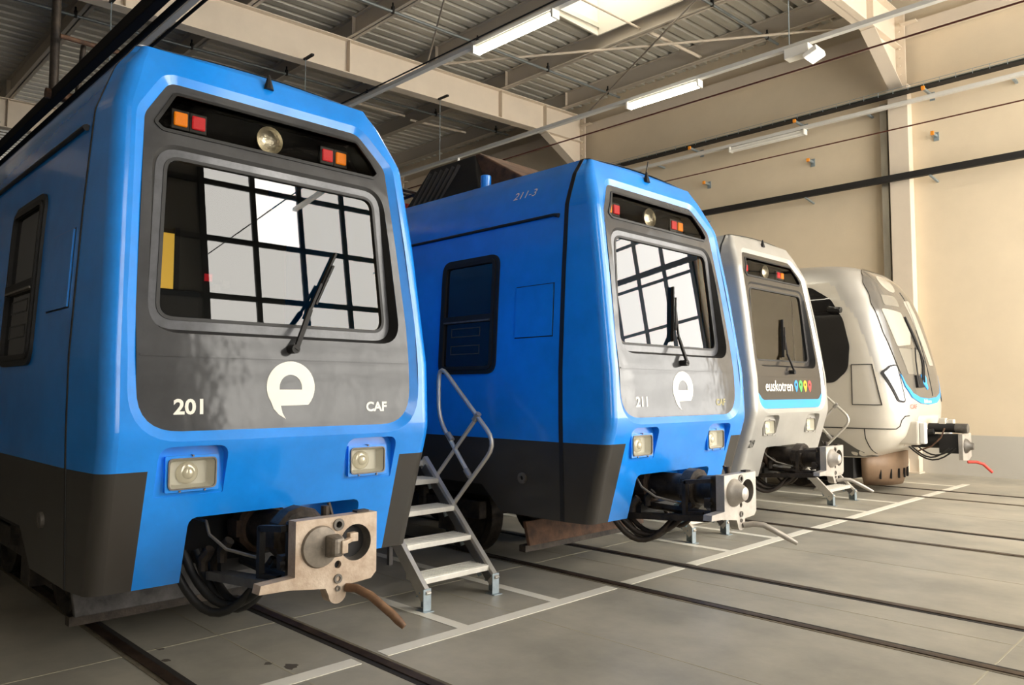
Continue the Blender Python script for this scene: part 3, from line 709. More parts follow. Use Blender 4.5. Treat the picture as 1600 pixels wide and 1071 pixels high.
    for x in (-0.42, 0.06):
        mb = MB(); mb.tube([(x-0.07, 0, 0.84), (x-0.05, 0, 0.84), (x+0.05, 0, 0.84), (x+0.07, 0, 0.84)], [0.15, 0.172, 0.172, 0.15], 12)
        for s in (-1, 1): mb.box(x-0.06, x+0.06, s*0.15-0.03, s*0.15+0.03, 0.79, 0.89)
        mb.build('clamp_collar', RUSTD if x < 0 else GRIME, K, 30)
    mb = MB(); mb.box(-0.75, -0.3, -0.30, 0.22, 0.60, 0.68); mb.box(-0.95, -0.62, -0.50, 0.50, 0.62, 1.0); mb.build('draft_gear', BLACK, K, 0)
    MB().tube([(-0.55, -0.40, 0.93), (-0.25, -0.42, 0.93), (-0.2, -0.42, 0.86), (-0.1, -0.36, 0.78), (0.05, -0.2, 0.72)], 0.010, 6).build('air_line', IRON, K, 50)
    for (vx, vy, vz) in ((-0.32, -0.40, 0.70), (-0.2, -0.34, 0.76), (-0.38, -0.30, 0.66)): MB().tube([(vx, vy, vz-0.07), (vx, vy, vz-0.02), (vx, vy, vz), (vx+0.05, vy+0.02, vz+0.06)], [0.028, 0.028, 0.035, 0.03], 8).build('hose_fitting', GRIME, K, 40)
    MB().box(-0.52, -0.48, 0.06, 0.55, 0.66, 0.97).build('recess_panel', PA, K, 0)
    mb = MB(); mb.tube([(-0.35, -0.16, 0.665), (0.25, -0.20, 0.66), (0.38, -0.20, 0.66)], 0.03, 8); mb.bar((0.14, -0.27, 0.93), (0.14, -0.27, 0.64), 0.035, 0.035, (1, 0, 0)); mb.bar((0.14, -0.27, 0.92), (0.40, -0.27, 0.95), 0.035, 0.035); mb.bar((0.14, -0.27, 0.65), (0.30, -0.24, 0.66), 0.035, 0.035)
    mb.build('guard_bar', GRIME if number != '201' else BLACK, K, 0)
    MB().tube([(xp-0.08, -0.02, 0.95), (xp-0.08, -0.02, 1.05)], 0.024, 10).build('top_bolt', GRIME, K, 0); MB().tube([(xp-0.12, 0.06, 0.95), (xp-0.16, 0.05, 1.05)], 0.012, 6).build('top_lever', GRIME, K, 0); MB().box(xp-0.05, xp+0.0, 0.14, 0.22, 0.985, 1.012).build('top_lug', GRIME, K, 0)
    if number == '201': hp_ = [(xp+0.03, 0.055, 0.60), (xp+0.08, 0.085, 0.60), (xp+0.16, 0.13, 0.565), (xp+0.27, 0.20, 0.47), (xp+0.33, 0.235, 0.41)]
    else: hp_ = [(xp+0.03, 0.03, 0.56), (xp+0.10, 0.07, 0.575), (xp+0.17, 0.11, 0.57), (xp+0.24, 0.15, 0.53), (xp+0.40, 0.24, 0.43)]
    hp_s = []
    for a, b in zip(hp_, hp_[1:]):
        for t in (0, 0.5): hp_s.append(tuple(Vector(a).lerp(Vector(b), t)))
    hp_s.append(hp_[-1])
    MB().tube(hp_s, [0.024]*(len(hp_s)-1)+[0.017], 10).build('uncoupling_handle', RUST2 if number == '201' else PLATE2, K, 60)
    # hoses
    rnd = random.Random(5)
    for (ya, yb, zd_, r, xe) in ((-0.52, -0.14, 0.36, 0.026, 0.05), (-0.44, -0.10, 0.40, 0.026, 0.10), (-0.36, -0.05, 0.36, 0.030, 0.0), (-0.30, -0.18, 0.42, 0.024, 0.16), (0.30, 0.12, 0.42, 0.022, 0.05)):
        pts = []
        for k in range(13):
            t = k/12; x = -0.52+(xe+0.52)*t; y = ya+(yb-ya)*t; z = 0.72-(0.72-zd_)*math.sin(PI*min(1, t*1.02))**0.8*(1.05-0.25*t)
            pts.append((x, y, z))
        MB().tube(pts, r, 8).build('hose', RUBBER if number == '201' else GRIME, K, 60)
    MB().bar((-0.4, -0.30, 0.58), (0.38, -0.25, 0.635), 0.10, 0.05).build('support_beam', mat('pale_beam', (0.13, 0.125, 0.12), 0.6, noise=0.4, nscale=8) if number == '201' else GRIME, K, 0)
    # ---- cab interior
    C = empty('cab_interior', (0, 0, 0)); C.parent = T
    mb = MB(); mb.box(-2.0, -1.96, -0.98, 0.98, 1.05, 3.3); mb.box(-2.0, -1.96, -0.80, 0.80, 3.3, 3.7); mb.build('bulkhead', INTER, C, 0)
    mb = MB(); mb.hexa([(-0.9,-0.95,1.3),(-0.3,-0.95,1.3),(-0.3,0.95,1.3),(-0.9,0.95,1.3),(-0.85,-0.95,1.95),(-0.35,-0.9,2.06),(-0.35,0.9,2.06),(-0.85,0.95,1.95)]); mb.build('dashboard', INTER, C, 0, 0.03)
    mb = MB(); mb.box(-2.0, -0.5, -1.0, 1.0, 1.04, 1.07); mb.build('cab_floor', INTER, C, 0)
    mb = MB(); mb.box(-1.955, -1.93, -0.24, -0.01, 1.1, 2.95); mb.build('lit_doorway', YELLOW, C, 0); MB().box(-1.955, -1.92, -0.01, 0.03, 1.5, 3.0).build('door_post', SEAT, C, 0)
    for y in (-0.25,):
        mb = MB(); mb.box(-1.35, -1.22, y-0.2, y+0.2, 1.6, 2.42); mb.box(-1.3, -0.85, y-0.2, y+0.2, 1.5, 1.62); mb.build('driver_seat', SEAT, C, 0, 0.05)
    for q, (iy, iz) in enumerate(((-0.05, 2.60), (0.02, 2.52), (0.10, 2.56))): MB().box(-1.96, -1.945, iy+0.30, iy+0.36, iz, iz+0.06).build('indicator', LAMPR if q == 0 else IRON, C, 0)
    return T
GLASSD2 = glass_mat('box_glass', (0.72, 0.70, 0.66), 1.22)
RUSTD = mat('dark_rust', (0.10, 0.058, 0.034), 0.65, metal=0.3, noise=0.5, nscale=9, dark=(0.035, 0.022, 0.015))
RUST2 = mat('worn_wood_handle', (0.24, 0.13, 0.065), 0.55, noise=0.5, nscale=9, dark=(0.12, 0.06, 0.03))

T1 = make_train('blue', (-4.268, 2.37, 0), 'blue train numbered 201 at the left, nearest to the camera', 1.0, '201')
T2 = make_train('blue', (-3.815, 6.03, 0.0), 'blue train numbered 211 standing between train 201 and the silver train', 1.03, '211')
T3 = make_train('silver', (-4.615, 9.92, 0.0), 'silver angular train numbered 219 with dark windscreen panel', 1.03, '219')
# roof box and pantograph on train 211
RB = empty('roof_unit', (-2.65, 0.0, 3.78)); RB.parent = T2
mb = MB(); mb.hexa([(-0.8,-0.62,0.0),(0.55,-0.62,0.0),(0.55,0.62,0.0),(-0.8,0.62,0.0),(-0.5,-0.45,0.52),(0.28,-0.45,0.52),(0.28,0.45,0.52),(-0.5,0.45,0.52)]); mb.build('housing', BLACK, RB, 0, 0.02)
mb = MB(); mb.hexa([(0.30,-0.45,0.0),(1.25,-0.45,0.0),(1.25,0.5,0.0),(0.30,0.5,0.0),(0.27,-0.44,0.53),(0.34,-0.44,0.53),(0.34,0.45,0.53),(0.27,0.45,0.53)]); mb.build('front_fairing', RUST, RB, 0, 0.02)
for k in range(6):
    mb = MB(); mb.bar((-0.62+k*0.10, -0.615+0.02, 0.06), (-0.42+k*0.10, -0.50, 0.44), 0.022, 0.03, (0, -1, 0.3)); mb.build('louvre', mat('louvre_grey', (0.075, 0.065, 0.055), 0.5), RB, 0)
mb = MB(); mb.tube([(-2.0, -0.62, 3.78), (-2.0, -0.62, 3.955)], 0.055, 14); mb.build('roof_vent', BLUE, T2, 40, 0.01)
PT = empty('pantograph', (-4.3, 0, 3.8)); PT.parent = T2
mb = MB()
for s in (-1, 1): mb.bar((-0.9, s*0.45, 0.12), (0.75, s*0.45, 0.12), 0.07, 0.07)
for x in (-0.7, 0.0, 0.7): mb.bar((x, -0.5, 0.13), (x, 0.5, 0.13), 0.06, 0.06)
mb.build('base_frame', REDP, PT, 0)
mb = MB()
for s in (-1, 1): mb.tube([(-0.6, s*0.4, 0.2), (0.6, s*0.25, 0.34)], 0.02, 6)
mb.tube([(0.6, -0.5, 0.36), (0.6, 0.5, 0.36)], 0.025, 6); mb.tube([(0.45, -0.5, 0.36), (0.45, 0.5, 0.36)], 0.02, 6)
mb.build('folded_arm', GRIME, PT, 0)

# ================================================================== TRAIN 4 (streamlined)
Z4 = [0.60, 0.75, 0.95, 1.2, 1.45, 1.72, 2.1, 2.5, 3.0, 3.3, 3.6, 3.8, 3.93, 3.99]
X4 = [-0.62, -0.30, -0.10, -0.02, 0.0, -0.03, -0.09, -0.18, -0.31, -0.42, -0.60, -0.82, -1.2, -1.8]
H4 = [1.02, 1.12, 1.20, 1.25, 1.26, 1.26, 1.26, 1.25, 1.21, 1.14, 1.0, 0.82, 0.6, 0.25]
def x4c(z): return sum(interp(z+0.06*q, Z4, X4) for q in (-1, -0.5, 0, 0.5, 1))/5
def h4(z): return sum(interp(z+0.05*q, Z4, H4) for q in (-1, -0.5, 0, 0.5, 1))/5
def x4(y, z):
    r = min(1.0, abs(y)/h4(z)); n = 4.0
    return x4c(z) - 0.85*(1-(max(0.0, 1-r**n))**(1/n))
def nmap(u, v, d):
    e = 0.01; h = h4(v)*0.995; u_ = max(-h, min(h, u))
    p = Vector((x4(u_, v), u_, v)); a = Vector((x4(min(h, u_+e), v), min(h, u_+e), v)) - Vector((x4(max(-h, u_-e), v), max(-h, u_-e), v))
    b = Vector((x4(u_, v+e), u_, v+e)) - Vector((x4(u_, v-e), u_, v-e))
    n = a.cross(b)
    if n.x < 0: n = -n
    return tuple(p + n.normalized()*d)
T4 = empty('train', (-4.22, 14.05, 0), 'streamlined cream and silver train with curved nose beside the far wall', 'train')
zl = [0.60 + (3.985-0.60)*k/110 for k in range(111)]
mb = MB(); rows = []
rat = [(1 if k > 0 else -1)*(1-(1-abs(k)/40)**2.2) for k in range(-40, 41)]
for z in zl:
    h = h4(z); row = [(-13.0, -h, z), (-6, -h, z), (-3.0, -h, z), (-2.0, -h, z)] + [(x4(r*h, z), r*h, z) for r in rat] + [(-2.0, h, z), (-3.0, h, z), (-6, h, z), (-13.0, h, z)]
    rows.append(row)
def silver4(x, z):
    if z > 3.55: return True
    if z < 1.2: return False
    return x > interp(z, [1.2, 1.31, 1.617, 2.235, 2.87, 3.515], [-0.12, -0.16, -0.265, -0.46, -0.67, -1.14])
V = [[mb.bm.verts.new(p) for p in r] for r in rows]
for i in range(len(V)-1):
    for k in range(len(V[0])-1):
        f = mb.bm.faces.new((V[i][k], V[i][k+1], V[i+1][k+1], V[i+1][k])); c = f.calc_center_median()
        f.material_index = 1 if silver4(c.x, c.z) else 0
mb.bm.faces.new(V[-1]); mb.bm.faces.new(V[0]); 
mb.build('body_shell', [CREAM, SILV4], T4, 40)
def sym_loop(pts, rad, seg=6):
    return rpoly(pts + [(-a, b) for a, b in pts[::-1]], rad, seg)
# windscreen mask: half outline (y, z) from bottom centre to top
MKh = [(0.40, 1.58), (0.68, 1.66), (0.85, 1.84), (0.94, 2.1), (1.02, 2.65), (1.02, 3.15), (0.875, 3.54), (0.62, 3.74), (0.30, 3.83)]
MK = [(0.0, 1.56)] + MKh + [(0.0, 3.85)] + [(-a, b) for a, b in MKh[::-1]]
MKs = rpoly(MK, 0.25, 5)
g4 = [('v', 1.6+0.12*k) for k in range(1, 20)] + [('u', -1.05+0.1*k) for k in range(22)]
WS = slab('windscreen_mask', [MKs], nmap, -0.005, 0.018, MASK4, T4, g4, None, 40)
def half_l(z0, z1, ya, yb, yc, yd): return rpoly([(ya, z0), (yb, z0), (yd, z1), (yc, z1)], 0.04, 4)
slab('windscreen_pane', [half_l(2.02, 3.05, -0.50, -0.02, -0.60, -0.02)], nmap, 0.016, 0.022, PALEG, WS, g4, None, 40) if False else None
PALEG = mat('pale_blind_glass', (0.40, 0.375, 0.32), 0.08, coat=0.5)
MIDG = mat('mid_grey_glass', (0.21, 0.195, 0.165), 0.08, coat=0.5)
slab('windscreen_pane', [rpoly([(-0.83, 2.43), (-0.33, 2.47), (-0.14, 2.66), (-0.30, 3.02), (-0.92, 3.06)], 0.05, 4)], nmap, 0.016, 0.022, PALEG, WS, g4, None, 40)
slab('windscreen_pane', [half_l(1.98, 2.40, -0.72, 0.10, -0.82, 0.04)], nmap, 0.016, 0.022, MIDG, WS, g4, None, 40)
slab('windscreen_pane', [rpoly([(0.38, 2.14), (0.62, 2.14), (0.40, 3.28), (0.08, 3.25)], 0.05, 4)], nmap, 0.016, 0.022, PALEG, WS, g4, None, 40)
slab('windscreen_pane', [half_l(3.12, 3.30, -0.80, -0.22, -0.76, -0.26)], nmap, 0.016, 0.022, MIDG, WS, g4, None, 40)
slab('destination_pane', [circ(-0.22, 3.53, 0.28, 24, ry=0.15)], nmap, 0.016, 0.022, PALEG, WS, g4, None, 40)
mb = MB(); mb.tube([nmap(0.22, z, 0.020) for z in [1.62+0.1*k for k in range(19)]], 0.006, 6); mb.build('pane_joint', BLACK, WS, 0)
# blue U band under the mask
UB = [(-0.92, 1.98), (-0.86, 1.78), (-0.70, 1.60), (-0.40, 1.505), (0.0, 1.48), (0.40, 1.505), (0.70, 1.60), (0.86, 1.78), (0.92, 1.98)]
UI = [(0.885, 1.94), (0.83, 1.82), (0.66, 1.67), (0.40, 1.60), (0.0, 1.58), (-0.40, 1.60), (-0.66, 1.67), (-0.83, 1.82), (-0.885, 1.94)]
slab('blue_band', [UB+UI], nmap, 0.0, 0.020, SKYB, T4, g4+[('v', 1.5)], None, 40, 'light blue curved band')
text_obj('band_lettering', 'Bilbao', -0.26, 0.10, 1.505, 1.565, nmap, 0.024, LOGO, T4)
text_obj('maker_mark', 'CAF', -0.80, -0.58, 1.42, 1.49, nmap, 0.014, REDP, T4, label='red maker mark')
text_obj('place_lettering', 'Gernika', -0.09, 0.09, 1.36, 1.395, nmap, 0.008, INTER, T4) if False else None
dr = [(0.13*math.cos(a)-0.08, 1.90+0.10*math.sin(a)) for a in [-0.6+k2*(PI+1.0)/16 for k2 in range(17)]] + [(0.0, 1.72), (0.05, 1.76)]
slab('drop_logo', [dr, circ(-0.08, 1.89, 0.05, 10, ry=0.045)], nmap, 0.016, 0.026, SKYB, T4, g4, None, 40, 'light blue drop emblem')
for s in (-1, 1):
    H = empty('headlight', (0, 0, 0)); H.parent = T4
    hl = [(s*1.16, 2.0), (s*1.07, 2.09), (s*0.975, 2.11), (s*0.935, 1.54), (s*1.03, 1.56)]
    hl = rpoly(hl, 0.03, 4)
    hc = [('v', 1.6+0.06*k) for k in range(10)] + [('u', s*(0.94+0.03*k)) for k in range(8)]
    slab('headlight_rim', [offset(hl, 0.028)], nmap, 0.0, 0.016, BLACK, H, hc, None, 40)
    slab('lamp_unit', [hl], nmap, 0.004, 0.022, mat('pale_lamp', (0.80, 0.79, 0.78), 0.12, metal=0.3, noise=0.45, nscale=14), H, hc, None, 40)
# wipers
W4 = empty('wiper', (0, 0, 0)); W4.parent = T4
MB().tube([nmap(u, z, 0.035) for u, z in ((-0.28, 1.78), (-0.05, 2.1), (0.02, 2.3), (-0.08, 2.6), (-0.20, 2.9))], 0.014, 6).build('arm', BLACK, W4, 0)
MB().tube([nmap(u, z, 0.05) for u, z in ((-0.45, 1.80), (-0.36, 2.2), (-0.22, 2.42))], 0.012, 6).build('arm', BLACK, W4, 0)
MB().tube([nmap(u, z, 0.03) for u, z in ((-0.12, 1.85), (0.08, 2.2), (-0.02, 2.6), (-0.20, 2.95))], 0.018, 6).build('blade', BLACK, W4, 0)
mb = MB(); mb.hexa([nmap(-0.52,1.76,0.0),nmap(-0.24,1.76,0.0),nmap(-0.24,1.76,0.06),nmap(-0.52,1.76,0.06),nmap(-0.48,1.96,0.0),nmap(-0.30,1.96,0.0),nmap(-0.30,1.96,0.05),nmap(-0.48,1.96,0.05)]); mb.build('motor_cover', BLACK, W4, 0)
# side details (left side)
def side4(u, v, d):
    h = h4(v)
    if u <= x4(h, v): return (u, -(h+d), v)
    lo, hi = 0.0, h
    for _ in range(30):
        m = (lo+hi)/2
        if x4(m, v) > u: lo = m
        else: hi = m
    if lo > 0.75*h: return (u+d*0.3, -(lo+d), v)
    return nmap(-lo, v, d)
sc4 = [('v', 1.2+0.15*k) for k in range(17)] + [('u', -1.9+0.1*k) for k in range(18)]
dw = rpoly([(-2.3, 1.84), (-1.05, 1.84), (-0.82, 2.05), (-0.79, 2.45), (-0.90, 2.9), (-1.12, 3.25), (-1.5, 3.5), (-2.3, 3.5)], [0.02, 0.2, 0.25, 0.4, 0.4, 0.3, 0.3, 0.02], 6)
sc5 = [('v', 1.25+0.05*k) for k in range(47)] + [('u', -1.9+0.04*k) for k in range(44)]
slab('side_window', [dw], side4, 0, 0.022, BLACKG, T4, sc5, None, 40)
hp4 = [(-0.76, 1.49), (-0.33, 1.49), (-0.46, 2.13), (-0.76, 2.13)]
slab('side_hatch', [offset(hp4, 0.012), hp4], side4, 0.0, 0.012, BLACK, T4, sc5, None, 40)
mb = MB(); mb.tube([side4(x, 1.10, 0.008) for x in [-3, -2.5, -2, -1.6, -1.3, -1.1, -0.9, -0.7, -0.5, -0.36, -0.25, -0.18]] + [side4(-0.14, 1.14, 0.002), side4(-0.11, 1.24, 0.002), side4(-0.08, 1.30, 0.002), side4(-0.05, 1.31, 0.002)], 0.009, 6); mb.build('panel_gap', BLACK, T4, 0)
mb = MB(); mb.tube([side4(-0.60-0.0*k, 1.09-0.05*k, 0.002) if k < 4 else side4(-0.60+0.01*(k-3), 1.09-0.05*k, 0.002) for k in range(10)], 0.008, 6); mb.build('panel_gap', BLACK, T4, 0)
mb = MB(); mb.tube([side4(-1.15, 3.06, 0.02), side4(-1.12, 3.06, 0.10), (side4(-1.12, 3.06, 0.10)[0]+0.20, side4(-1.12, 3.06, 0.10)[1]-0.02, 3.04)], [0.03, 0.06, 0.05], 10); mb.build('mirror_camera', BLACKG, T4, 50)
sw = [(-2.6, 0.62), (-0.56, 0.62), (-0.75, 0.74), (-1.0, 0.92), (-1.35, 1.04), (-1.8, 1.08), (-2.6, 1.08)]
slab('dark_skirt', [sw], side4, 0, 0.014, mat('dark_grey_skirt', (0.10, 0.092, 0.08), 0.4), T4, [('v', 0.75), ('v', 0.9)]+[('u', -1.9+0.1*k) for k in range(18)], None, 40)
# plough, coupler recess, coupler
mb = MB(); n = 14
rows = []
for (z, sc_, dx) in ((0.12, 0.62, -0.30), (0.28, 0.80, -0.26), (0.45, 0.86, -0.24), (0.68, 0.88, -0.24)):
    rows.append([(-0.18+dx-0.55*(1-math.cos(t*1.25)), sc_*math.sin(t*1.25)/math.sin(1.25)*1.0, z) for t in [(-1+2*k/n) for k in range(n+1)]])
mb.grid(rows); o = mb.build('plough', BROWN, T4, 50); md = o.modifiers.new('thick', 'SOLIDIFY'); md.thickness = 0.03
for k in range(7):
    yy = -0.6+k*0.2; MB().box(-0.43-0.35*(yy/0.8)**2*0.9, -0.40-0.35*(yy/0.8)**2*0.9, yy-0.012, yy+0.012, 0.24, 0.40).build('plough_slot', BLACK, T4, 0)
mb = MB(); mb.box(-3.2, -0.9, -0.95, 0.95, 0.25, 0.75); mb.build('underframe', BLACK, T4, 0)
for xw in (-2.0, -3.9):
    A = empty('wheelset', (xw, 0, 0.425)); A.parent = T4
    for s in (-1, 1):
        MB().tube([(0, s*0.50, 0), (0, s*0.60, 0)], 0.41, 28).build('wheel', GRIME, A, 40)
    MB().tube([(0, -0.6, 0), (0, 0.6, 0)], 0.07, 10).build('axle', GRIME, A, 40)
rec = rpoly([(-0.52, 0.80), (0.52, 0.80), (0.52, 1.30), (-0.52, 1.30)], 0.06, 4)
slab('coupler_hatch', [rec], nmap, -0.002, 0.006, BEIGE, T4, [('v', 0.9), ('v', 1.0), ('v', 1.1), ('v', 1.2)]+[('u', -0.5+0.1*k) for k in range(11)], None, 40)
for s in (-1, 1):
    MB().box(-0.28, 0.06, s*0.66-0.09, s*0.66+0.09, 0.84, 1.22).build('hatch_flap', CREAM, T4, 0, 0.03)
    MB().box(0.06, 0.15, s*0.66-0.06, s*0.66+0.06, 0.86, 1.20).build('flap_edge', mat('flap_white', (0.82, 0.80, 0.76), 0.4), T4, 0, 0.02)
K4 = empty('coupler', (0, 0, 0)); K4.parent = T4
mb = MB(); mb.tube([(-0.4, 0, 0.88), (0.45, 0, 0.88)], 0.12, 14); mb.box(0.2, 0.50, -0.22, 0.22, 0.70, 1.0); mb.build('draw_bar', BLACK, K4, 40)
mb = MB(); mb.tube([(0.0, -0.02, 1.10), (0.40, -0.02, 1.10)], 0.075, 12); mb.tube([(-0.25, -0.1, 0.98), (0.1, -0.12, 1.04)], 0.05, 8); mb.build('electric_head', BLACK, K4, 40)
mb = MB(); mb.tube([(0.40, -0.02, 1.10), (0.58, -0.02, 1.10)], 0.078, 12); mb.build('head_cap', IRON, K4, 40)
mb = MB(); mb.box(0.16, 0.26, -0.06, 0.06, 1.16, 1.26); mb.box(0.28, 0.36, 0.0, 0.12, 1.17, 1.24); mb.build('valve_block', CREAM, K4, 0, 0.01)
op = rpoly([(-0.24, 0.60), (0.05, 0.58), (0.24, 0.64), (0.24, 1.02), (-0.24, 1.02)], 0.03, 3)
slab('coupler_plate', [op], lambda u, v, d: (0.52+d, u, v), -0.03, 0.03, PLATE2, K4, back=True)
mb = MB(); mb.grid([[(0.55+x, -0.08+r*math.cos(a), 0.82+r*math.sin(a)) for a in [2*PI*k/20 for k in range(20)]] for r, x in ((0.12, 0.0), (0.11, 0.03), (0.07, 0.06), (0.05, 0.12), (0.002, 0.13))], close=True); mb.build('cone', IRON, K4, 40)
MB().tube([(0.55, 0.0, 0.56), (0.66, 0.08, 0.56), (0.74, 0.13, 0.53), (0.84, 0.22, 0.40)], 0.024, 8).build('uncoupling_handle', REDP, K4, 50, label='red uncoupling handle')
for (a, b, zz) in ((-0.2, 0.35, 0.62), (-0.25, 0.45, 0.58), (-0.1, 0.4, 0.66)):
    MB().tube([(a+(b-a)*t/8, -0.25+0.03*t/8, 0.78-(0.78-zz)*math.sin(PI*t/8)) for t in range(9)], 0.014, 6).build('hose', RUBBER, K4, 50)
MB().tube([(0.28, -0.18, 1.10), (0.24, -0.24, 0.95), (0.1, -0.26, 0.80), (-0.1, -0.26, 0.72)], 0.012, 6).build('brown_cable', RUST, K4, 50)

# ================================================================== ACCESS STEPS
def make_steps(x, ya, yb, label):
    S = empty('access_steps', (x, (ya+yb)/2, 0), label, 'steps', 'aluminium access steps between the trains'); hw = (yb-ya)/2
    for s in (-1, 1):
        y = s*(hw-0.02)
        st = MB().bar((0.04, y, 0.10), (-0.94, y, 1.05), 0.045, 0.11, (0, 0, 1)).build('stringer', ALU, S, 0, 0.003)
        MB().bar((0.0, y-s*0.025, 0.12), (-0.90, y-s*0.025, 0.99), 0.012, 0.075).build('channel', ALUD, st, 0)
        mb = MB(); mb.box(0.055, 0.061, y-0.045, y+0.03, 0.004, 0.17); mb.box(-0.06, 0.06, y+0.024, y+0.030, 0.004, 0.17); mb.box(-0.02, 0.10, y-0.06, y+0.03, 0.0, 0.006); mb.build('foot_bracket', GALV, S, 0)
        mb = MB()
        for (bx, bz) in ((-0.045, 0.10), (-0.01, 0.13)): mb.tube([(bx, y-0.03, bz), (bx, y+0.045, bz)], 0.008, 6)
        mb.build('bolts', GALV, S, 0)
        MB().bar((-1.45, y, 0.0), (-1.45, y, 1.0), 0.04, 0.04, (1, 0, 0)).build('rear_leg', ALUD, S, 0)
        MB().bar((-0.84, y+0.002, 0.88), (-0.97, y+0.002, 1.03), 0.045, 0.03).build('blue_end', SKYB, S, 0)
    for k in range(4):
        x1 = -0.01-0.225*k; z = 0.185+0.225*k
        td = MB().box(x1-0.24, x1, -hw+0.04, hw-0.04, z, z+0.045).build('tread', ALUT, S, 0, 0.004)
        mb = MB()
        for q in range(7): mb.box(x1-0.225+q*0.032, x1-0.21+q*0.032, -hw+0.05, hw-0.05, z+0.045, z+0.049)
        mb.build('tread_ribs', ALUT, td, 0)
        for s in (-1, 1): MB().bar((x1-0.12, s*(hw-0.06), z), (x1-0.10, s*(hw-0.05), z-0.06), 0.03, 0.02, (1, 0, 0)).build('tread_clip', GALV, td, 0)
    MB().box(-1.5, -0.92, -hw, hw, 1.0, 1.05).build('landing', ALUT, S, 0, 0.004)
    R = empty('handrail', (0, 0, 0)); R.parent = S; y = hw+0.02
    def rounded(pts, r=0.10, seg=5):
        out = []
        for i, p in enumerate(pts):
            p = Vector(p)
            if i in (0, len(pts)-1): out.append(p); continue
            a, b = Vector(pts[i-1]), Vector(pts[i+1]); da, db = (a-p), (b-p); t = min(r, da.length*0.45, db.length*0.45)
            A, B = p+da.normalized()*t, p+db.normalized()*t
            for k in range(seg+1):
                q = k/seg; out.append(A*(1-q)**2+p*2*q*(1-q)+B*q*q)
        return out
    MB().tube(rounded([(-0.545, y, 0.68), (0.02, y, 1.25), (-0.765, y, 1.96), (-0.765, y, 1.44), (-0.31, y, 0.93)], 0.17), 0.020, 10).build('loop_tube', ALU, R, 60)
    MB().tube([(-0.80, y, 0.90), (-0.24, y, 1.46)], 0.019, 10).build('brace_tube', ALU, R, 60)
    mb = MB()
    for (cx_, cz_, dx, dz) in ((-0.24, 1.47, 0.05, 0.05), (-0.60, 1.28, -0.05, 0.05), (-0.35, 0.97, -0.05, 0.05), (-0.79, 0.91, 0.02, 0.02), (-0.54, 0.69, 0.02, 0.02)):
        mb.tube([(cx_-dx*0.6, y, cz_-dz*0.6), (cx_+dx*0.6, y, cz_+dz*0.6)], 0.027, 10)
    mb.build('tube_clamps', mat('dull_aluminium', (0.40, 0.38, 0.35), 0.45, metal=0.6), R, 40)
    return S
make_steps(-4.80, 3.78, 4.55, 'aluminium steps with handrail between blue trains 201 and 211')
S2 = make_steps(-4.80, 7.58, 8.36, 'aluminium steps between blue train 211 and silver train 219, mostly hidden by couplers')
MB().box(-0.20, -0.02, -0.415, -0.395, 0.17, 0.42).build('side_plate', mat('blue_galvanised', (0.24, 0.36, 0.42), 0.4, metal=0.4, noise=0.2, nscale=20), S2, 0, 0.004)
make_steps(-4.86, 11.52, 12.38, 'aluminium steps between silver train 219 and the streamlined train')

# ================================================================== OVERHEAD EQUIPMENT
for (y, z, xa, lab, r) in ((6.03, 5.94, X0+1, 'thin dark contact wire above blue train 211', 0.010), (9.92, 6.06, X0+1, 'thin brown contact wire above silver train 219', 0.012), (14.05, 6.29, X0+1, 'thin brown contact wire above the streamlined train', 0.012)):
    o = MB().tube([(xa, y, z), (X1, y, z)], r, 6).build('contact_wire', WIRE if y > 7 else BLACK, None, 50); tag(o, lab, 'wire', 'overhead contact wires')
# rigid conductor over train 201
RC = empty('overhead_conductor', (0, 2.37, 5.0), 'thick black overhead conductor bar with hanger frame above train 201', 'conductor bar')
MB().box(X0+1, X1-0.5, -0.05, 0.05, 0.04, 0.17).build('conductor_beam', mat('matt_black', (0.012, 0.010, 0.009), 0.85, spec=0.15), RC, 0, 0.01)
MB().tube([(X0+1, 0.13, 0.06), (X1-0.5, 0.13, 0.06)], 0.03, 8).build('side_tube', MATS['matt_black'], RC, 50)
MB().tube([(X0+1, 0.24, 0.02), (X1-0.5, 0.24, 0.02)], 0.015, 8).build('side_tube', MATS['matt_black'], RC, 50)
for xh in (-9.9, -18.8):
    H = empty('hanger', (xh, 0, 0)); H.parent = RC
    MB().tube([(0, -0.02, 0.15), (0, -0.02, 4.2)], 0.05, 8).build('post', GRIME, H, 50)
    MB().tube([(0, -0.1, 0.12), (0, 0.7, 0.12)], 0.06, 10).build('insulator', RUST, H, 50)
    MB().tube([(0.2, -0.02, 0.75), (0.2, 0.75, 0.75)], 0.03, 8).build('cross_arm', RUST, H, 50)
    MB().tube([(0.1, 0.25, 0.75), (0.1, 0.2, 0.1)], 0.03, 8).build('strut', GRIME, H, 50)
o = MB().tube([(-20, 1.7, 6.3), (-4, 1.9, 7.0)], 0.008, 5).build('support_wire', BLACK); tag(o, 'thin black support wire high above train 201', 'wire')

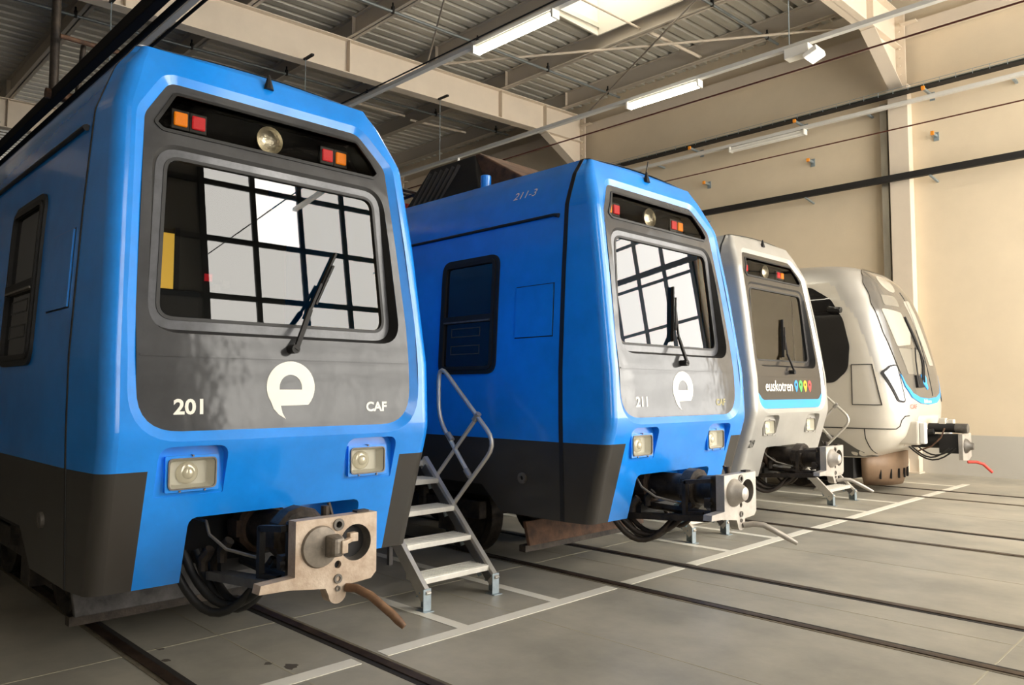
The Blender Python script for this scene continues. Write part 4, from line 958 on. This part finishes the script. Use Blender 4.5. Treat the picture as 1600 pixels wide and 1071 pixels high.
# lamp rails with luminaires
def lamp_rail(y, z, lab):
    L = empty('lamp_rail', (0, y, z), lab, 'lamp rail', 'lamp rails under the roof')
    MB().box(X0+1, X1, -0.05, 0.05, 0.0, 0.07).build('rail_channel', CONDUIT, L, 0, 0.004)
    for fx in FX[:3]:
        for dx in (0.2,):
            MB().tube([(fx+dx, 0, 0.07), (fx+dx, 0, zb(y)-z)], 0.008, 6).build('hanger_rod', GALV, L, 50)
            MB().box(fx+dx-0.05, fx+dx+0.3, -0.03, 0.03, zb(y)-z-0.02, zb(y)-z+0.02).build('beam_clip', BLACK, L, 0)
    return L
def batten(x0, x1, y, z, lit, lab):
    B = empty('fluorescent_lamp', ((x0+x1)/2, y, z), lab, 'lamp', 'fluorescent battens'); h = (x1-x0)/2
    MB().box(-h, h, -0.045, 0.045, -0.055, 0.0).build('housing', LAMPW, B, 0, 0.005)
    for s in (-1, 1):
        MB().tube([(-h+0.03, s*0.045, -0.085), (h-0.03, s*0.045, -0.085)], 0.030, 10).build('tube', TUBEM if lit else LAMPW, B, 50)
    for s in (-1, 1):
        MB().box(s*h-0.02, s*h+0.02, -0.08, 0.08, -0.12, 0.01).build('end_cap', LAMPW, B, 0, 0.006)
    return B
lamp_rail(4.24, 7.22, 'grey lamp rail running above the gap between trains 201 and 211')
lamp_rail(8.05, 7.22, 'grey lamp rail carrying the lit lamp left of the skylight')
lamp_rail(11.72, 7.22, 'pale lamp rail carrying the lit lamp near the far wall')
batten(-8.92, -7.22, 8.05, 7.21, True, 'lit fluorescent lamp beside the skylight')
batten(-8.62, -7.08, 11.72, 7.205, True, 'lit fluorescent lamp below the corrugated roof near the far wall')
wrl = empty('lamp_rail', (0, YW-0.40, 7.78), 'white lamp rail running along the far wall', 'lamp rail', 'lamp rails under the roof')
MB().box(X0+1, X1, -0.05, 0.05, 0.0, 0.08).build('rail_channel', CONDUIT, wrl, 0, 0.004)
for k in range(8): MB().box(-20+k*2.75, -19.95+k*2.75, -0.03, 0.40, 0.01, 0.05).build('wall_arm', GALV, wrl, 0)
batten(-9.50, -7.60, YW-0.40, 7.77, False, 'unlit white fluorescent lamp on the far wall rail')
# floodlight on the second rail
FL = empty('floodlight', (-5.12, 11.72, 7.16), 'white floodlight clipped to the lamp rail near the far wall column', 'floodlight')
MB().box(-0.35, 0.05, -0.10, 0.10, -0.11, 0.055).build('gear_box', LAMPW, FL, 0, 0.01)
MB().hexa([(0.0,-0.17,-0.22),(0.22,-0.17,-0.14),(0.22,0.17,-0.14),(0.0,0.17,-0.22),(-0.02,-0.17,-0.16),(0.20,-0.17,-0.05),(0.20,0.17,-0.05),(-0.02,0.17,-0.16)]).build('lamp_head', LAMPW, FL, 0, 0.01)
MB().hexa([(0.02,-0.14,-0.226),(0.205,-0.14,-0.159),(0.205,0.14,-0.159),(0.02,0.14,-0.226),(0.02,-0.14,-0.215),(0.205,-0.14,-0.148),(0.205,0.14,-0.148),(0.02,0.14,-0.215)]).build('lit_glass', emit_mat('flood_glow', (1, 0.97, 0.9), 2.5), FL, 0)
MB().tube([(0.0, -0.05, 0.0), (0.08, -0.05, -0.1)], 0.012, 6).build('arm', LAMPW, FL, 0)
SPT = empty('spot_cluster', (-13.6, 11.72, 7.17), 'small white cluster of lamp holders on the lamp rail behind train 211', 'lamp holder')
MB().tube([(0, 0, 0.05), (0, 0, -0.08)], 0.03, 8).build('stem', LAMPW, SPT, 40)
for s in (-1, 1): MB().tube([(0, 0, -0.05), (s*0.05, s*0.09, -0.16)], [0.03, 0.05], 8).build('holder', LAMPW, SPT, 40)

# far wall services
TR = empty('cable_tray', (0, YW-0.45, 8.02), 'dark wire cable tray along the upper far wall', 'cable tray')
MB().box(-22, X1, -0.12, 0.12, 0.0, 0.015).build('tray_floor', BLACK, TR, 0)
mb = MB()
for s in (-1, 1): mb.tube([(-22, s*0.12, 0.10), (X1, s*0.12, 0.10)], 0.006, 5); mb.tube([(-22, s*0.12, 0.05), (X1, s*0.12, 0.05)], 0.006, 5)
k = -14.0
while k < X1: mb.tube([(k, -0.12, 0.0), (k, -0.12, 0.105)], 0.005, 4); mb.tube([(k, 0.12, 0.0), (k, 0.12, 0.105)], 0.005, 4); k += 0.3
mb.build('wire_mesh', GALV, TR, 0)
MB().box(-22, X1, -0.06, 0.08, 0.015, 0.06).build('cable_bundle', mat('green_black_cable', (0.03, 0.045, 0.035), 0.6), TR, 0)
def bracket(x, z, ln, lab):
    B = empty('wall_bracket', (x, YW, z), lab, 'bracket', 'steel wall brackets')
    MB().bar((0, 0, 0), (0, -ln, 0.0), 0.045, 0.05).build('arm', GALV, B, 0)
    MB().box(-0.03, 0.03, -ln-0.02, -ln+0.03, -0.035, 0.04).build('end_cap', ORANGE, B, 0, label='orange plastic end cap')
    MB().box(-0.05, 0.05, -0.02, 0.0, -0.10, 0.08).build('wall_plate', GALV, B, 0)
for i, x in enumerate((-4.95, -7.6, -10.35)):
    bracket(x, 7.08, 0.28, ('small orange-tipped wall bracket right of the near column', 'small orange-tipped wall bracket halfway between the two columns', 'small orange-tipped wall bracket left of the middle, above train 211')[i])
for i, x in enumerate((-5.0, -7.75, -10.55, -13.3)):
    bracket(x, 7.96, 0.62, ('long orange-tipped bracket under the cable tray beside the near column', 'long orange-tipped bracket under the cable tray above the unlit lamp', 'long orange-tipped bracket under the cable tray left of the unlit lamp', 'long orange-tipped bracket under the cable tray, leftmost of its row')[i])
BP = empty('wall_pipe', (0, YW-0.36, 6.26), 'long black pipe running along the far wall', 'pipe')
MB().box(-26, X1, -0.06, 0.06, -0.07, 0.07).build('pipe_run', BLACK, BP, 0, 0.015)
for x in (-5.0, -7.65, -10.4): MB().bar((x, -0.02, -0.07), (x+0.05, 0.36, -0.16), 0.04, 0.03).build('pipe_bracket', GALV, BP, 0)
# roof conduits across the purlins
for i, (x, ya, yb, lab) in enumerate(((-8.0, 6.0, 16.7, 'grey roof conduit crossing the purlins right of the skylight'), (-12.6, 3.0, 16.7, 'grey roof conduit crossing the purlins left of the skylight'), (-17.0, 3.0, 16.7, 'grey roof conduit behind the middle roof beam'))):
    q = empty('roof_conduit', (x, 0, 0), lab, 'conduit', 'roof conduits')
    MB().tube([(0, ya, zt(ya)-0.04), (0, yb, zt(yb)-0.04)], 0.03, 8).build('conduit_pipe', mat('blue_grey_conduit', (0.22, 0.24, 0.24), 0.45, metal=0.4), q, 50)
    for y in PURY:
        if ya < y < yb:
            mb = MB(); mb.box(-0.03, 0.03, y-0.15, y-0.10, zt(y)-0.08, zt(y)+0.06); mb.tube([(0, y-0.125, zt(y)+0.06), (0, y-0.125, zt(y)+0.14)], 0.02, 6); mb.build('conduit_clip', BLACK, q, 0)
